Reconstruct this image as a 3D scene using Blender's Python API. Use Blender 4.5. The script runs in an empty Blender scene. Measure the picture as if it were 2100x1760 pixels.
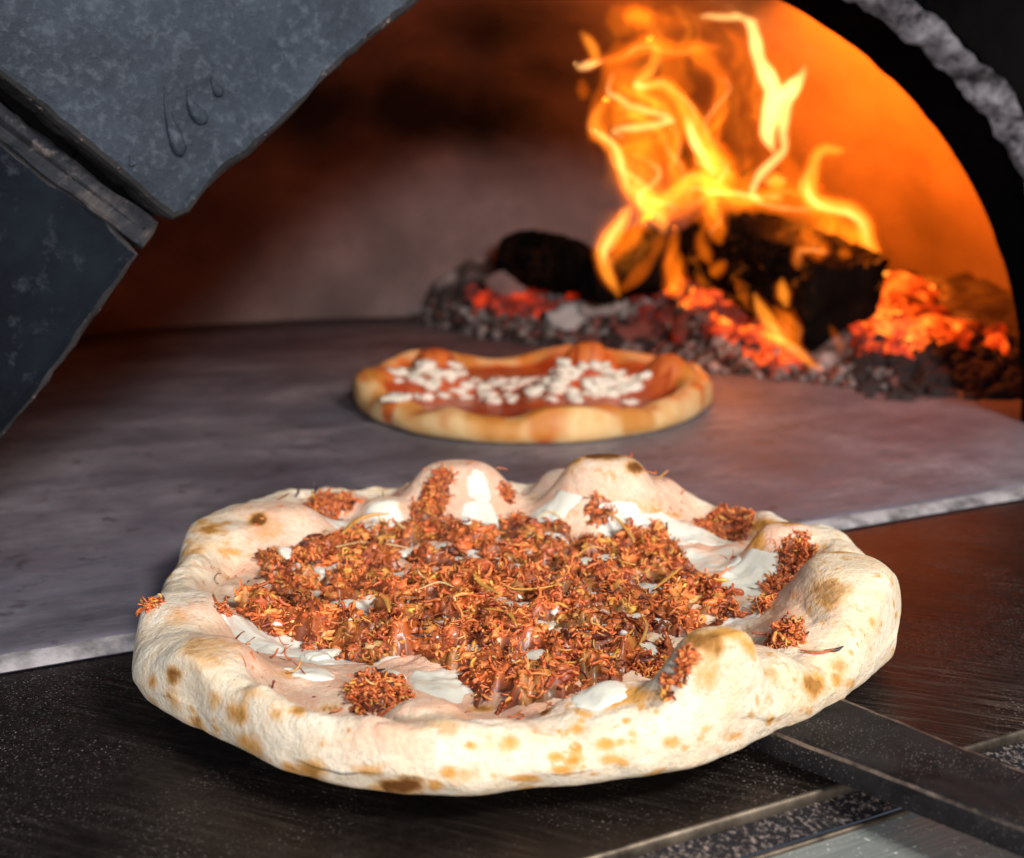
import bpy, bmesh, math, random
import numpy as np
from mathutils import Vector, Matrix, noise
from mathutils.bvhtree import BVHTree
random.seed(7); rng = np.random.default_rng(7)
SC = bpy.context.scene
COL = SC.collection

# ------------------------------------------------------------ camera, world, lights, exposure
HC = 0.197; FPX = 2550.0; TILT = math.radians(11.48)
cd = bpy.data.cameras.new('camera'); cam = bpy.data.objects.new('camera', cd); COL.objects.link(cam)
cam.location = (0, 0, HC); cam.rotation_euler = (math.radians(90) - TILT, 0, 0)
cd.sensor_width = 36; cd.lens = 36 * FPX / 2100; cd.clip_start = .01; cd.clip_end = 50
cd.dof.use_dof = True; cd.dof.focus_distance = .475; cd.dof.aperture_fstop = 9.0; cd.dof.aperture_blades = 7
SC.camera = cam
W = bpy.data.worlds.new('World'); SC.world = W; W.use_nodes = True
bg = W.node_tree.nodes['Background']; bg.inputs[0].default_value = (.55, .68, .9, 1); bg.inputs[1].default_value = .09
SC.view_settings.view_transform = 'Standard'; SC.view_settings.look = 'None'
SC.view_settings.exposure = 0; SC.view_settings.gamma = 1; SC.view_settings.use_curve_mapping = False
SC.cycles.use_denoising = True; SC.cycles.sample_clamp_indirect = 4; SC.cycles.sample_clamp_direct = 0
SC.cycles.max_bounces = 8; SC.cycles.transparent_max_bounces = 64; SC.cycles.volume_bounces = 0; SC.cycles.volume_max_steps = 96; SC.cycles.volume_step_rate = 1.0
SC.cycles.caustics_reflective = False; SC.cycles.caustics_refractive = False

def aim(o, tgt):
    o.rotation_euler = (Vector(tgt) - o.location).to_track_quat('-Z', 'Y').to_euler()
def area(name, loc, tgt, size, power, col):
    l = bpy.data.lights.new(name, 'AREA'); l.shape = 'RECTANGLE'; l.size = size[0]; l.size_y = size[1]; l.energy = power; l.color = col
    o = bpy.data.objects.new(name, l); COL.objects.link(o); o.location = loc; aim(o, tgt); return o
area('window_light', (.52, -2.5, .74), (.0, .8, .05), (.40, .32), 86, (1, .95, .93))
area('top_fill_light', (.58, -.12, .85), (.06, .52, .0), (.30, .24), 12.5, (1, .95, .88))  # unseen overhead fill, added to light the pizza from above
area('side_fill_light', (-.75, -.35, .75), (-.1, .6, .15), (.5, .4), 2.2, (.55, .74, 1))  # unseen cool fill, added for the left arch blocks
def point(name, loc, power, col, r):
    l = bpy.data.lights.new(name, 'POINT'); l.energy = power; l.color = col; l.shadow_soft_size = r
    o = bpy.data.objects.new(name, l); COL.objects.link(o); o.location = loc; return o

# ------------------------------------------------------------ measuring helpers (the photo's survey)
ct, st = math.cos(TILT), math.sin(TILT)
E_S = Vector((.884, .467, 0)).normalized(); E_N = Vector((-E_S.y, E_S.x, 0))
def ray(u, v):
    a = (u - 1050) / FPX; b = -(v - 880) / FPX
    return Vector((a, ct + b * st, -st + b * ct))
CAM = Vector((0, 0, HC))
def onz(u, v, z=0.):
    r = ray(u, v); return CAM + r * ((z - HC) / r.z)
def onn(u, v, n):
    r = ray(u, v); return CAM + r * (n / r.dot(E_N))
def aty(u, v, y):
    r = ray(u, v); return CAM + r * (y / r.y)
def ov(s, n, z): return E_S * s + E_N * n + Vector((0, 0, z))
def fbm(p, sc, oct=4): return noise.fractal(Vector(p) * sc, 1.0, 2.0, oct)
def smooth(a, b, x):
    t = min(1, max(0, (x - a) / (b - a))); return t * t * (3 - 2 * t)

# ------------------------------------------------------------ object helpers
def tag(o, label=None, cat=None, group=None, kind=None):
    if label: o['label'] = label
    if cat: o['category'] = cat
    if group: o['group'] = group
    if kind: o['kind'] = kind
    return o
def empty(name, loc, label, cat, group=None):
    o = bpy.data.objects.new(name, None); o.empty_display_size = .02; COL.objects.link(o); o.location = loc
    return tag(o, label, cat, group)
def mk(name, verts, faces, mat, parent=None, sm=True):
    me = bpy.data.meshes.new(name)
    off = Vector(parent_loc(parent)) if parent else Vector((0, 0, 0))
    me.from_pydata([tuple(Vector(v) - off) for v in verts], [], faces); me.update()
    if sm: me.polygons.foreach_set('use_smooth', [True] * len(me.polygons))
    me.materials.append(mat)
    o = bpy.data.objects.new(name, me); COL.objects.link(o)
    if parent: o.parent = parent
    return o
def parent_loc(p):
    l = Vector((0, 0, 0))
    while p: l += p.location; p = p.parent
    return l
def attr(o, name, vals):
    a = o.data.color_attributes.new(name, 'FLOAT_COLOR', 'POINT')
    arr = np.ones((len(vals), 4), np.float32); arr[:, :3] = vals; a.data.foreach_set('color', arr.ravel())
def recalc(o):
    bm = bmesh.new(); bm.from_mesh(o.data); bmesh.ops.recalc_face_normals(bm, faces=bm.faces); bm.to_mesh(o.data); bm.free()
def grid(nx, ny, f, wrap=False):
    V = [f(i, j) for j in range(ny) for i in range(nx)]; F = []
    for j in range(ny - 1):
        for i in range(nx if wrap else nx - 1):
            k = (i + 1) % nx; F.append((j * nx + i, j * nx + k, (j + 1) * nx + k, (j + 1) * nx + i))
    return V, F
def catmull(P, n):
    P = [Vector(p) for p in P]; Q = [P[0] * 2 - P[1]] + P + [P[-1] * 2 - P[-2]]; out = []
    for i in range(1, len(Q) - 2):
        for k in range(n):
            t = k / n; a, b, c, d = Q[i - 1:i + 3]
            out.append(.5 * ((2 * b) + (c - a) * t + (2 * a - 5 * b + 4 * c - d) * t * t + (3 * b - a - 3 * c + d) * t ** 3))
    out.append(P[-1]); return out
def tube(P, R, k=8, flat=1.0, up=Vector((0, 1, 0))):
    """closed swept tube; P points, R radii, flat = thickness ratio along 'up'"""
    V = []; F = []; n = len(P)
    for i in range(n):
        d = (P[min(i + 1, n - 1)] - P[max(i - 1, 0)])
        if d.length < 1e-9: d = Vector((0, 0, 1))
        d.normalize(); x = d.cross(up)
        if x.length < 1e-4: x = d.cross(Vector((1, 0, .3)))
        x.normalize(); y = x.cross(d).normalized()
        for j in range(k):
            a = 2 * math.pi * j / k; V.append(P[i] + x * math.cos(a) * R[i] + y * math.sin(a) * R[i] * flat)
    for i in range(n - 1):
        for j in range(k):
            F.append((i * k + j, i * k + (j + 1) % k, (i + 1) * k + (j + 1) % k, (i + 1) * k + j))
    F.append(tuple(range(k - 1, -1, -1))); F.append(tuple((n - 1) * k + j for j in range(k)))
    return V, F
class MB:
    def __init__(s): s.V = []; s.F = []; s.C = []
    def add(s, V, F, c=(0, 0, 0)):
        o = len(s.V); s.V += list(V); s.F += [tuple(i + o for i in f) for f in F]
        s.C += [c] * len(V) if not isinstance(c, list) else c

_ico = {}
def ico(sub):
    if sub not in _ico:
        bm = bmesh.new(); bmesh.ops.create_icosphere(bm, subdivisions=sub, radius=1)
        _ico[sub] = ([v.co.copy() for v in bm.verts], [tuple(v.index for v in f.verts) for f in bm.faces]); bm.free()
    return _ico[sub]
def chunk(c, r, sub=2, rough=.35, sc=(1, 1, 1), rot=None, seed=None):
    V, F = ico(sub); o = Vector((random.random() * 50, random.random() * 50, random.random() * 50))
    R = rot or Matrix.Rotation(random.random() * 6.28, 3, 'Z') @ Matrix.Rotation(random.random() * 6.28, 3, 'X')
    out = []
    for v in V:
        q = v * (1 + rough * noise.noise(v * 1.3 + o) + rough * .6 * noise.noise(v * 3 + o))
        q = Vector((q.x * sc[0], q.y * sc[1], q.z * sc[2])); out.append(Vector(c) + (R @ q) * r)
    return out, F

# ------------------------------------------------------------ material helpers
class Mat:
    def __init__(s, name):
        s.m = bpy.data.materials.new(name); s.m.use_nodes = True; s.t = s.m.node_tree; s.n = s.t.nodes; s.l = s.t.links
        s.b = s.n['Principled BSDF']; s.out = s.n['Material Output']; s._co = None
    def new(s, t, **k):
        n = s.n.new(t)
        for a, b in k.items(): setattr(n, a, b)
        return n
    def co(s, scale=(1, 1, 1), rot=(0, 0, 0)):
        tc = s.new('ShaderNodeTexCoord'); mp = s.new('ShaderNodeMapping'); mp.inputs['Scale'].default_value = scale; mp.inputs['Rotation'].default_value = rot
        # rotate first, then stretch
        if rot != (0, 0, 0):
            m1 = s.new('ShaderNodeMapping'); m1.inputs['Rotation'].default_value = rot; mp.inputs['Rotation'].default_value = (0, 0, 0)
            s.l.new(tc.outputs['Object'], m1.inputs[0]); s.l.new(m1.outputs[0], mp.inputs[0])
        else: s.l.new(tc.outputs['Object'], mp.inputs[0])
        return mp.outputs[0]
    def noise(s, scale, detail=6, rough=.6, co=None, dist=0):
        n = s.new('ShaderNodeTexNoise'); n.inputs['Scale'].default_value = scale; n.inputs['Detail'].default_value = detail
        n.inputs['Roughness'].default_value = rough; n.inputs['Distortion'].default_value = dist; s.l.new(co or s.co(), n.inputs['Vector']); return n.outputs['Fac']
    def voro(s, scale, co=None, feature='F1', out='Distance'):
        n = s.new('ShaderNodeTexVoronoi', feature=feature); n.inputs['Scale'].default_value = scale; s.l.new(co or s.co(), n.inputs['Vector']); return n.outputs[out]
    def ramp(s, fac, stops, interp='LINEAR'):
        r = s.new('ShaderNodeValToRGB'); r.color_ramp.interpolation = interp; e = r.color_ramp.elements
        while len(e) < len(stops): e.new(.5)
        for q, (p, c) in zip(e, stops):
            q.position = p; q.color = (*c, 1) if isinstance(c, tuple) else (c, c, c, 1)
        s.l.new(fac, r.inputs[0]); return r.outputs[0]
    def mix(s, f, a, b, blend='MIX'):
        n = s.new('ShaderNodeMix', data_type='RGBA', blend_type=blend)
        for i, x in ((0, f), (6, a), (7, b)):
            if isinstance(x, (int, float)): n.inputs[i].default_value = x
            elif isinstance(x, tuple): n.inputs[i].default_value = (*x, 1)
            else: s.l.new(x, n.inputs[i])
        return n.outputs[2]
    def math(s, op, a, b=0.):
        n = s.new('ShaderNodeMath', operation=op)
        for i, x in enumerate((a, b)):
            if isinstance(x, (int, float)): n.inputs[i].default_value = x
            else: s.l.new(x, n.inputs[i])
        return n.outputs[0]
    def attr(s, name):
        a = s.new('ShaderNodeAttribute', attribute_name=name); sp = s.new('ShaderNodeSeparateColor'); s.l.new(a.outputs['Color'], sp.inputs[0])
        return a.outputs['Color'], sp.outputs
    def set(s, **k):
        for a, x in k.items():
            i = s.b.inputs[a.replace('_', ' ')]
            if isinstance(x, (int, float)): i.default_value = x
            elif isinstance(x, tuple): i.default_value = (*x, 1) if len(x) == 3 and i.type == 'RGBA' else x
            else: s.l.new(x, i)
        return s
    def bump(s, h, strength=.5, dist=.002, prev=None):
        n = s.new('ShaderNodeBump'); n.inputs['Strength'].default_value = strength; n.inputs['Distance'].default_value = dist
        s.l.new(h, n.inputs['Height'])
        if prev is not None: s.l.new(prev, n.inputs['Normal'])
        s.l.new(n.outputs[0], s.b.inputs['Normal']); return n.outputs[0]

AX = math.atan2(E_S.y, E_S.x)
# hearth stone: grey mauve, scorched and dusted
m = Mat('hearth_stone'); n1 = m.noise(9, 8, .65); n2 = m.noise(60, 6, .7, m.co((1, 3, 1), (0, 0, -AX))); n3 = m.noise(3, 4, .5)
c = m.ramp(n1, [(.3, (.07, .067, .09)), (.5, (.165, .16, .20)), (.72, (.38, .365, .41))])
c = m.mix(m.ramp(n2, [(.42, 0.), (.62, .75)]), c, (.16, .14, .165)); c = m.mix(m.ramp(n3, [(.5, 0.), (.7, .5)]), c, (.38, .36, .38))
c = m.mix(m.ramp(m.noise(70, 4, .6), [(.60, 0.), (.70, .7)]), c, (.05, .04, .05)); c = m.mix(m.ramp(m.noise(6, 5, .7, m.co((1, 2.4, 1), (0, 0, -AX))), [(.5, 0.), (.66, .6)]), c, (.07, .062, .075))
_, sp = m.attr('dark_tone'); c = m.mix(m.math('MULTIPLY', sp[0], .9), c, (.02, .015, .014))  # painted shade: darkens the hearth towards the dome walls
m.set(Base_Color=c, Roughness=m.ramp(n2, [(.3, .45), (.7, .7)])); m.bump(n2, .35, .0012, m.bump(m.noise(300, 3), .25, .0005)); M_HEARTH = m.m
m = Mat('hearth_edge_lime'); n1 = m.noise(60, 6)
m.set(Base_Color=m.ramp(n1, [(.35, (.10, .09, .095)), (.6, (.42, .39, .40))]), Roughness=.7); m.bump(n1, .6, .002); M_LIME = m.m
# dark oiled steel landing with scrape streaks and flour grains
m = Mat('seasoned_steel'); co = m.co((4, 60, 4), (0, 0, -AX + .9)); n1 = m.noise(6, 6, .7, co); n2 = m.noise(7, 6, .6)
co2 = m.co((90, 5, 5), (0, 0, -AX)); n4 = m.noise(4, 5, .6, co2)
fl = m.ramp(m.voro(620), [(.10, 1.), (.2, 0.)]); fk = m.ramp(m.noise(900, 2, .5), [(.62, 0.), (.7, 1.)])
flm = m.ramp(m.noise(14, 4, .6), [(.42, 0.), (.6, 1.)])
flour = m.math('MULTIPLY', m.math('MAXIMUM', m.math('MULTIPLY', fl, m.ramp(m.noise(180, 2), [(.5, 0.), (.62, .7)])), m.math('MULTIPLY', fk, .6)), flm)
patch = m.ramp(m.noise(9, 4, .6), [(.42, 0.), (.6, 1.)]); g_ = m.noise(260, 5, .75)
c = m.ramp(n1, [(.34, (.012, .009, .008)), (.5, (.038, .029, .025)), (.66, (.15, .12, .10))]); c = m.mix(patch, m.ramp(g_, [(.35, (.012, .009, .009)), (.6, (.06, .048, .044)), (.75, (.16, .13, .12))]), c)
c = m.mix(m.ramp(m.noise(5, 3), [(.5, 0.), (.68, .55)]), c, (.055, .036, .026))
c = m.mix(m.ramp(n2, [(.35, .75), (.62, 0.)]), c, (.02, .015, .015)); c = m.mix(flour, c, (.5, .45, .42))
met = m.math('SUBTRACT', .75, m.math('MULTIPLY', flour, .75))
rg = m.math('ADD', m.ramp(n1, [(.3, .36), (.7, .55)]), m.math('MULTIPLY', flour, .4))
m.set(Base_Color=c, Metallic=met, Roughness=rg, Anisotropic=.4); m.bump(n1, .2, .0007, m.bump(n4, .15, .0006)); M_STEEL = m.m
m = Mat('plate_edge_steel'); n1 = m.noise(500, 4, .7); n2 = m.noise(25, 4)
m.set(Base_Color=m.mix(m.ramp(n1, [(.5, 0.), (.68, .8)]), (.02, .018, .022), (.42, .34, .3)), Metallic=.5, Roughness=.45); m.bump(n1, .5, .0006); M_EDGE = m.m
m = Mat('bare_steel_lip'); m.set(Base_Color=m.ramp(m.noise(90), [(.3, (.07, .055, .045)), (.7, (.32, .26, .2))]), Metallic=1., Roughness=.45); M_LIP = m.m
m = Mat('shelf_stainless'); co = m.co((3, 80, 3), (0, 0, -AX)); n1 = m.noise(10, 5, .6, co); sp = m.ramp(m.noise(850, 2, .5), [(.66, 0.), (.72, 1.)])
m.set(Base_Color=m.mix(sp, m.ramp(n1, [(.3, (.20, .225, .215)), (.7, (.36, .39, .37))]), (.75, .74, .7)), Metallic=m.math('MULTIPLY', m.math('SUBTRACT', 1., sp), .35), Roughness=m.math('ADD', .42, m.math('MULTIPLY', sp, .3))); m.bump(n1, .12, .0005); M_SHELF = m.m
m = Mat('peel_steel'); co = m.co((60, 60, 60)); n1 = m.noise(700, 3, .6); sp = m.ramp(m.voro(900), [(.12, 1.), (.22, 0.)]); spm = m.ramp(m.noise(30), [(.42, 0.), (.6, .8)])
fs = m.math('MULTIPLY', sp, spm)
m.set(Base_Color=m.mix(fs, m.ramp(m.noise(40, 6, .7), [(.35, (.006, .0055, .006)), (.7, (.028, .025, .026))]), (.35, .31, .29)), Metallic=0., Roughness=.6, Specular_IOR_Level=.12); m.bump(n1, .35, .0005); M_PEEL = m.m
m = Mat('peel_worn_edge'); m.set(Base_Color=m.ramp(m.noise(120, 6, .7), [(.4, (.03, .024, .022)), (.7, (.30, .22, .17))]), Metallic=.5, Roughness=.5); M_WORN = m.m
# painted blue-grey arch stone
m = Mat('arch_block_stone'); n1 = m.noise(11, 8, .65); n2 = m.noise(60, 6, .7); n3 = m.noise(4, 3, .5, m.co((1, 1, .35)))
c = m.ramp(n1, [(.34, (.008, .012, .019)), (.5, (.033, .045, .064)), (.72, (.10, .128, .162))])
c = m.mix(m.ramp(n2, [(.52, 0.), (.72, .35)]), c, (.16, .19, .23)); c = m.mix(m.ramp(n3, [(.35, .6), (.6, 0.)]), c, (.035, .042, .055))
c = m.mix(m.ramp(m.noise(130, 3, .6), [(.66, 0.), (.73, .8)]), c, (.03, .03, .035))
n4 = m.noise(240, 4, .7)
c = m.mix(m.ramp(n4, [(.5, 0.), (.75, .25)]), c, (.15, .18, .215))
m.set(Base_Color=c, Roughness=.75, Specular_IOR_Level=.18); m.bump(n2, .7, .003, m.bump(n1, .8, .008)); M_BLOCK = m.m
m = Mat('arch_block_dark'); n1 = m.noise(9, 8, .65); n2 = m.noise(70, 6, .7)
c = m.ramp(n1, [(.35, (.003, .004, .007)), (.55, (.008, .012, .018)), (.75, (.022, .03, .042))]); c = m.mix(m.ramp(n2, [(.58, 0.), (.74, .4)]), c, (.06, .07, .085))
m.set(Base_Color=c, Roughness=.8, Specular_IOR_Level=.08); m.bump(n2, .5, .002, m.bump(n1, .5, .005)); M_BLOCK2 = m.m
m = Mat('mortar_edge'); n1 = m.noise(26, 7, .7); n2 = m.noise(160, 4, .7)
c = m.ramp(n1, [(.40, (.004, .004, .005)), (.58, (.018, .017, .019)), (.76, (.12, .09, .08))]); c = m.mix(m.ramp(n2, [(.6, 0.), (.72, .8)]), c, (.3, .22, .18))
m.set(Base_Color=c, Roughness=.85); m.bump(n1, .8, .004, m.bump(n2, .5, .0015)); M_MORTAR = m.m
m = Mat('scuffed_bevel'); n1 = m.noise(9, 7, .7, m.co((1.2, 1.2, 3.5), (0, .72, 0))); n2 = m.noise(90, 4, .7)
c = m.mix(m.ramp(n2, [(.58, 0.), (.74, .6)]), m.ramp(n1, [(.35, (.008, .009, .012)), (.55, (.03, .032, .038)), (.72, (.12, .10, .095))]), (.22, .18, .16))
m.set(Base_Color=c, Roughness=.85, Specular_IOR_Level=.1); m.bump(n2, .5, .002, m.bump(n1, .6, .004)); M_BEV = m.m
m = Mat('dark_tone'); n1 = m.noise(14, 6); m.set(Base_Color=m.ramp(n1, [(.3, (.001, .001, .001)), (.7, (.004, .0035, .0035))]), Roughness=1., Specular_IOR_Level=.02); m.bump(n1, .4, .004); M_SOOT = m.m
m = Mat('limed_plaster'); n1 = m.noise(55, 8, .8); n2 = m.voro(85)
c = m.ramp(n1, [(.40, (.02, .017, .02)), (.52, (.26, .24, .27)), (.68, (.60, .58, .64))]); c = m.mix(m.ramp(n2, [(.08, .8), (.2, 0.)]), c, (.03, .025, .03))
m.set(Base_Color=c, Roughness=.9); m.bump(n1, 1., .008); M_PLASTER = m.m
m = Mat('scorched_plaster'); n1 = m.noise(30, 8, .75)
m.set(Base_Color=m.ramp(n1, [(.38, (.02, .014, .014)), (.55, (.10, .065, .058)), (.72, (.30, .24, .23))]), Roughness=.9); m.bump(n1, 1., .007); M_SCORCH = m.m
m = Mat('dome_firebrick'); n1 = m.noise(5, 7, .6); n2 = m.noise(22, 6, .7); n3 = m.noise(2.2, 3, .5, None, .6)
c = m.ramp(n1, [(.3, (.13, .09, .085)), (.5, (.225, .155, .145)), (.72, (.31, .215, .20))]); c = m.mix(m.ramp(n2, [(.5, 0.), (.72, .4)]), c, (.11, .08, .075))
c = m.mix(m.ramp(n3, [(.34, .65), (.52, 0.)]), c, (.07, .045, .04)); _, sp = m.attr('dark_tone'); c = m.mix(m.ramp(m.math('ADD', sp[0], m.math('MULTIPLY', m.math('SUBTRACT', n2, .5), .5)), [(.1, 0.), (.8, .97)]), c, (.010, .007, .007))
m.set(Base_Color=c, Roughness=.85); m.bump(n2, .5, .006, m.bump(n1, .5, .012)); M_DOME = m.m
# ash, coals, embers, charred wood
m = Mat('ash'); n1 = m.noise(60, 6, .7); _, sp = m.attr('mask')
c = m.ramp(n1, [(.35, (.035, .024, .021)), (.5, (.11, .08, .07)), (.7, (.30, .22, .20))]); c = m.mix(sp[0], c, (.035, .022, .02)); c = m.mix(sp[1], c, (.62, .56, .53)); c = m.mix(sp[2], c, (.28, .07, .05))
m.set(Base_Color=c, Roughness=.95); m.bump(n1, .6, .003); M_ASH = m.m
m = Mat('glowing_ember'); n1 = m.noise(38, 5, .65); _, sp = m.attr('mask')
f = m.math('MULTIPLY', m.ramp(n1, [(.36, .02), (.5, .45), (.66, 1.)]), sp[0])
c = m.ramp(f, [(.0, (.5, .01, .0)), (.3, (1., .05, .003)), (.75, (1., .16, .012)), (1., (1., .3, .03))])
m.set(Base_Color=(.05, .03, .025), Roughness=.9, Emission_Color=c, Emission_Strength=m.math('MULTIPLY', f, 2.6)); m.bump(n1, .7, .004); M_EMBER = m.m
m = Mat('charred_wood'); v = m.voro(46, m.co((1, 1, 1)), 'DISTANCE_TO_EDGE'); n1 = m.noise(25, 6, .7); n2 = m.noise(7, 4)
glow = m.math('MULTIPLY', m.ramp(v, [(.0, 1.), (.09, 0.)]), m.ramp(n2, [(.5, 0.), (.66, 1.)]))
glow2 = m.ramp(m.noise(16, 5, .65, None, .8), [(.56, 0.), (.70, .5)])
_, sp = m.attr('mask'); g = m.math('MULTIPLY', m.math('MAXIMUM', glow, glow2), sp[0])
m.set(Base_Color=m.ramp(n1, [(.4, (.001, .0008, .0006)), (.75, (.014, .008, .005))]), Roughness=.9, Specular_IOR_Level=.08, Emission_Color=(1., .2, .015), Emission_Strength=m.math('MULTIPLY', g, .85)); m.bump(v, .7, .008, m.bump(n1, .6, .003)); M_LOG = m.m
# flame: self-luminous gas, thicker = brighter
def flame_mat(name, dens, col):
    mt = bpy.data.materials.new(name); mt.use_nodes = True; t = mt.node_tree; t.nodes.remove(t.nodes['Principled BSDF'])
    e = t.nodes.new('ShaderNodeEmission'); e.inputs[0].default_value = (*col, 1); e.inputs[1].default_value = dens
    t.links.new(e.outputs[0], t.nodes['Material Output'].inputs['Volume']); return mt
M_FL = {0: flame_mat('flame_faint', 26, (1., .16, .003)), 1: flame_mat('flame_body', 38, (1., .20, .006)), 2: flame_mat('flame_bright', 88, (1., .30, .022)), 3: flame_mat('flame_core', 150, (1., .58, .17))}

# dough
m = Mat('baked_dough'); _, sp = m.attr('mask'); n1 = m.noise(28, 6, .65); n2 = m.noise(160, 5, .7); n3 = m.noise(70, 5, .65)
c = m.ramp(n1, [(.35, (.80, .66, .47)), (.6, (.86, .765, .62))])
c = m.mix(m.ramp(n3, [(.48, 0.), (.72, .5)]), c, (.72, .46, .22)); c = m.mix(m.ramp(m.noise(600, 3, .6), [(.5, 0.), (.7, .35)]), c, (.55, .38, .22)); c = m.mix(m.ramp(m.noise(13, 4, .6), [(.52, 0.), (.68, .4)]), c, (.76, .50, .25)); fk_ = m.math('MULTIPLY', m.ramp(m.noise(125, 4, .65), [(.57, 0.), (.66, 1.)]), m.ramp(m.noise(12, 3), [(.45, 0.), (.58, 1.)])); c = m.mix(fk_, c, (.66, .34, .09))
nf = m.noise(330, 4, .7); ad = lambda q, k: m.math('ADD', q, m.math('ADD', m.math('MULTIPLY', m.math('SUBTRACT', n2, .5), k * 1.1), m.math('MULTIPLY', m.math('SUBTRACT', nf, .5), k)))
pk = m.math('MULTIPLY', ad(sp[2], .9), m.ramp(n3, [(.3, .65), (.6, 1.)]))
c = m.mix(m.ramp(pk, [(.2, 0.), (.95, .75)]), c, (.80, .42, .28))
c = m.mix(m.ramp(ad(sp[1], .55), [(.12, 0.), (.55, .55), (.95, .92)]), c, (.68, .31, .045))
c = m.mix(m.ramp(ad(sp[0], .6), [(.15, 0.), (.55, .62), (.95, .97)]), c, (.15, .05, .012))
dots = m.math('MULTIPLY', m.ramp(m.voro(260), [(.05, 1.), (.14, 0.)]), m.ramp(m.noise(35, 3), [(.46, 0.), (.6, .8)]))
dots = m.math('MULTIPLY', dots, m.ramp(m.noise(210, 2), [(.42, 0.), (.5, 1.)]))
c = m.mix(dots, c, (.16, .07, .03))
m.set(Base_Color=c, Roughness=.8, Subsurface_Weight=.1, Subsurface_Radius=(.005, .0025, .0012), Subsurface_Scale=.4, Specular_IOR_Level=.15)
m.bump(nf, .7, .0008, m.bump(n2, .7, .0016, m.bump(n3, .6, .0024))); M_DOUGH = m.m
m = Mat('melted_mozzarella'); n1 = m.noise(45, 5, .6); n2 = m.noise(12, 3)
c = m.ramp(n1, [(.3, (.78, .76, .64)), (.7, (.86, .84, .73))]); c = m.mix(m.ramp(m.noise(55, 5, .7), [(.6, 0.), (.72, .55)]), c, (.80, .42, .26))
m.set(Base_Color=c, Roughness=.3, Subsurface_Weight=.4, Subsurface_Radius=(.006, .005, .003), Subsurface_Scale=.6); m.bump(n1, .3, .0012); M_CHEESE = m.m
m = Mat('shredded_meat_oily'); col, sp = m.attr('mask'); n1 = m.noise(700, 3, .6)
m.set(Base_Color=m.mix(m.ramp(n1, [(.5, 0.), (.7, .35)]), col, (.16, .035, .01)), Roughness=.5, Subsurface_Weight=.12, Subsurface_Radius=(.004, .0015, .0006), Subsurface_Scale=.4, Coat_Weight=.3, Coat_Roughness=.22); m.bump(n1, .3, .0004); M_MEAT = m.m
m = Mat('golden_back_crust'); _, sp = m.attr('mask'); n1 = m.noise(40, 5, .6)
c = m.ramp(n1, [(.35, (.80, .46, .17)), (.65, (.86, .62, .33))]); c = m.mix(m.ramp(sp[2], [(.2, 0.), (.8, .95)]), c, (.62, .085, .012))
c = m.mix(m.ramp(sp[1], [(.15, 0.), (.9, .85)]), c, (.58, .22, .03)); c = m.mix(m.ramp(sp[0], [(.2, 0.), (.9, .85)]), c, (.2, .08, .015))
m.set(Base_Color=c, Roughness=.55); m.bump(n1, .5, .003); M_BACK = m.m
m = Mat('tomato_sauce'); m.set(Base_Color=m.ramp(m.noise(50), [(.35, (.38, .045, .012)), (.65, (.6, .12, .03))]), Roughness=.3); M_SAUCE = m.m
m = Mat('white_cheese_crumble'); m.set(Base_Color=m.ramp(m.noise(90), [(.35, (.70, .58, .44)), (.6, (.84, .78, .68))]), Roughness=.45, Subsurface_Weight=.2, Subsurface_Scale=.003); M_CRUMB = m.m

# ============================================================ THE OVEN
oven = empty('pizza_oven', ov(.42, .62, 0), 'wood-fired stone pizza oven with blue-grey arch blocks framing a fire-lit firebrick dome', 'oven')
OC, OA, OB = .41, .40, .33          # mouth centre, half width, rise
# hearth slab: top raised over the landing plate, soft front arris
def hearth(i, j):
    s = -.6 + 2.4 * i / 160; n = [.520, .5215, .524, .528][j] if j < 4 else .528 + 1.35 * ((j - 3) / 60)
    z = [-.01, .0032, .0052, .0058][j] if j < 4 else .006
    w = .0012 * noise.noise(Vector((s * 25, 0, 1))) + .0008 * noise.noise(Vector((s * 90, 0, 5)))
    return ov(s, n + (w if j < 4 else 0), z)
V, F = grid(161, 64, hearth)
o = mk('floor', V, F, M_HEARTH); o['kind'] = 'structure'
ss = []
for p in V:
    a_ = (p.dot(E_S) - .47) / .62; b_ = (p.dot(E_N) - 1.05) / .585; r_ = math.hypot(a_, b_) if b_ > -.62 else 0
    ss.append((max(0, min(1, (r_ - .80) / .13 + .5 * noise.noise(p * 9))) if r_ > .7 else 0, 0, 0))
attr(o, 'dark_tone', ss)  # shade along the dome walls, put into the hearth colour
V, F = grid(161, 3, lambda i, j: ov(-.6 + 2.4 * i / 160, .5135 + .0055 * j + .0012 * noise.noise(Vector((i * .31, 0, 3))), [.0009, .0042, .0050][j]))
mk('lime_joint', V, F, M_LIME, oven)
# dome
def dome(i, j):
    a = 2 * math.pi * i / 128; e = j / 40 * math.pi / 2
    r = math.cos(e) ** .85; z = .43 * math.sin(e) ** .9
    p = ov(.47 + .62 * r * math.cos(a), 1.05 + .585 * r * math.sin(a), z)
    d = .008 * fbm(p, 7); return p + Vector((0, 0, -d * .5)) + (ov(.47, 1.05, .1) - p).normalized() * d
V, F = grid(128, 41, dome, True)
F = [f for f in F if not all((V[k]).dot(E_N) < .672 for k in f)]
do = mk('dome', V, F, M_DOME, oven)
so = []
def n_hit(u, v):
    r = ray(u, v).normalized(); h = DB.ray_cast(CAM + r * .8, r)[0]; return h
DB = BVHTree.FromPolygons([tuple(v) for v in V], F); SP_ = [(n_hit(u, v), a, b) for u, v, a, b in ((640, 225, .17, 1.), (850, 225, .15, 1.), (980, 255, .12, .8), (480, 240, .15, .8), (1010, 60, .10, .6), (760, 100, .16, .25), (1120, 150, .09, .5), (330, 500, .2, .25), (200, 690, .07, .5), (420, 690, .05, .4))]
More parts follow.
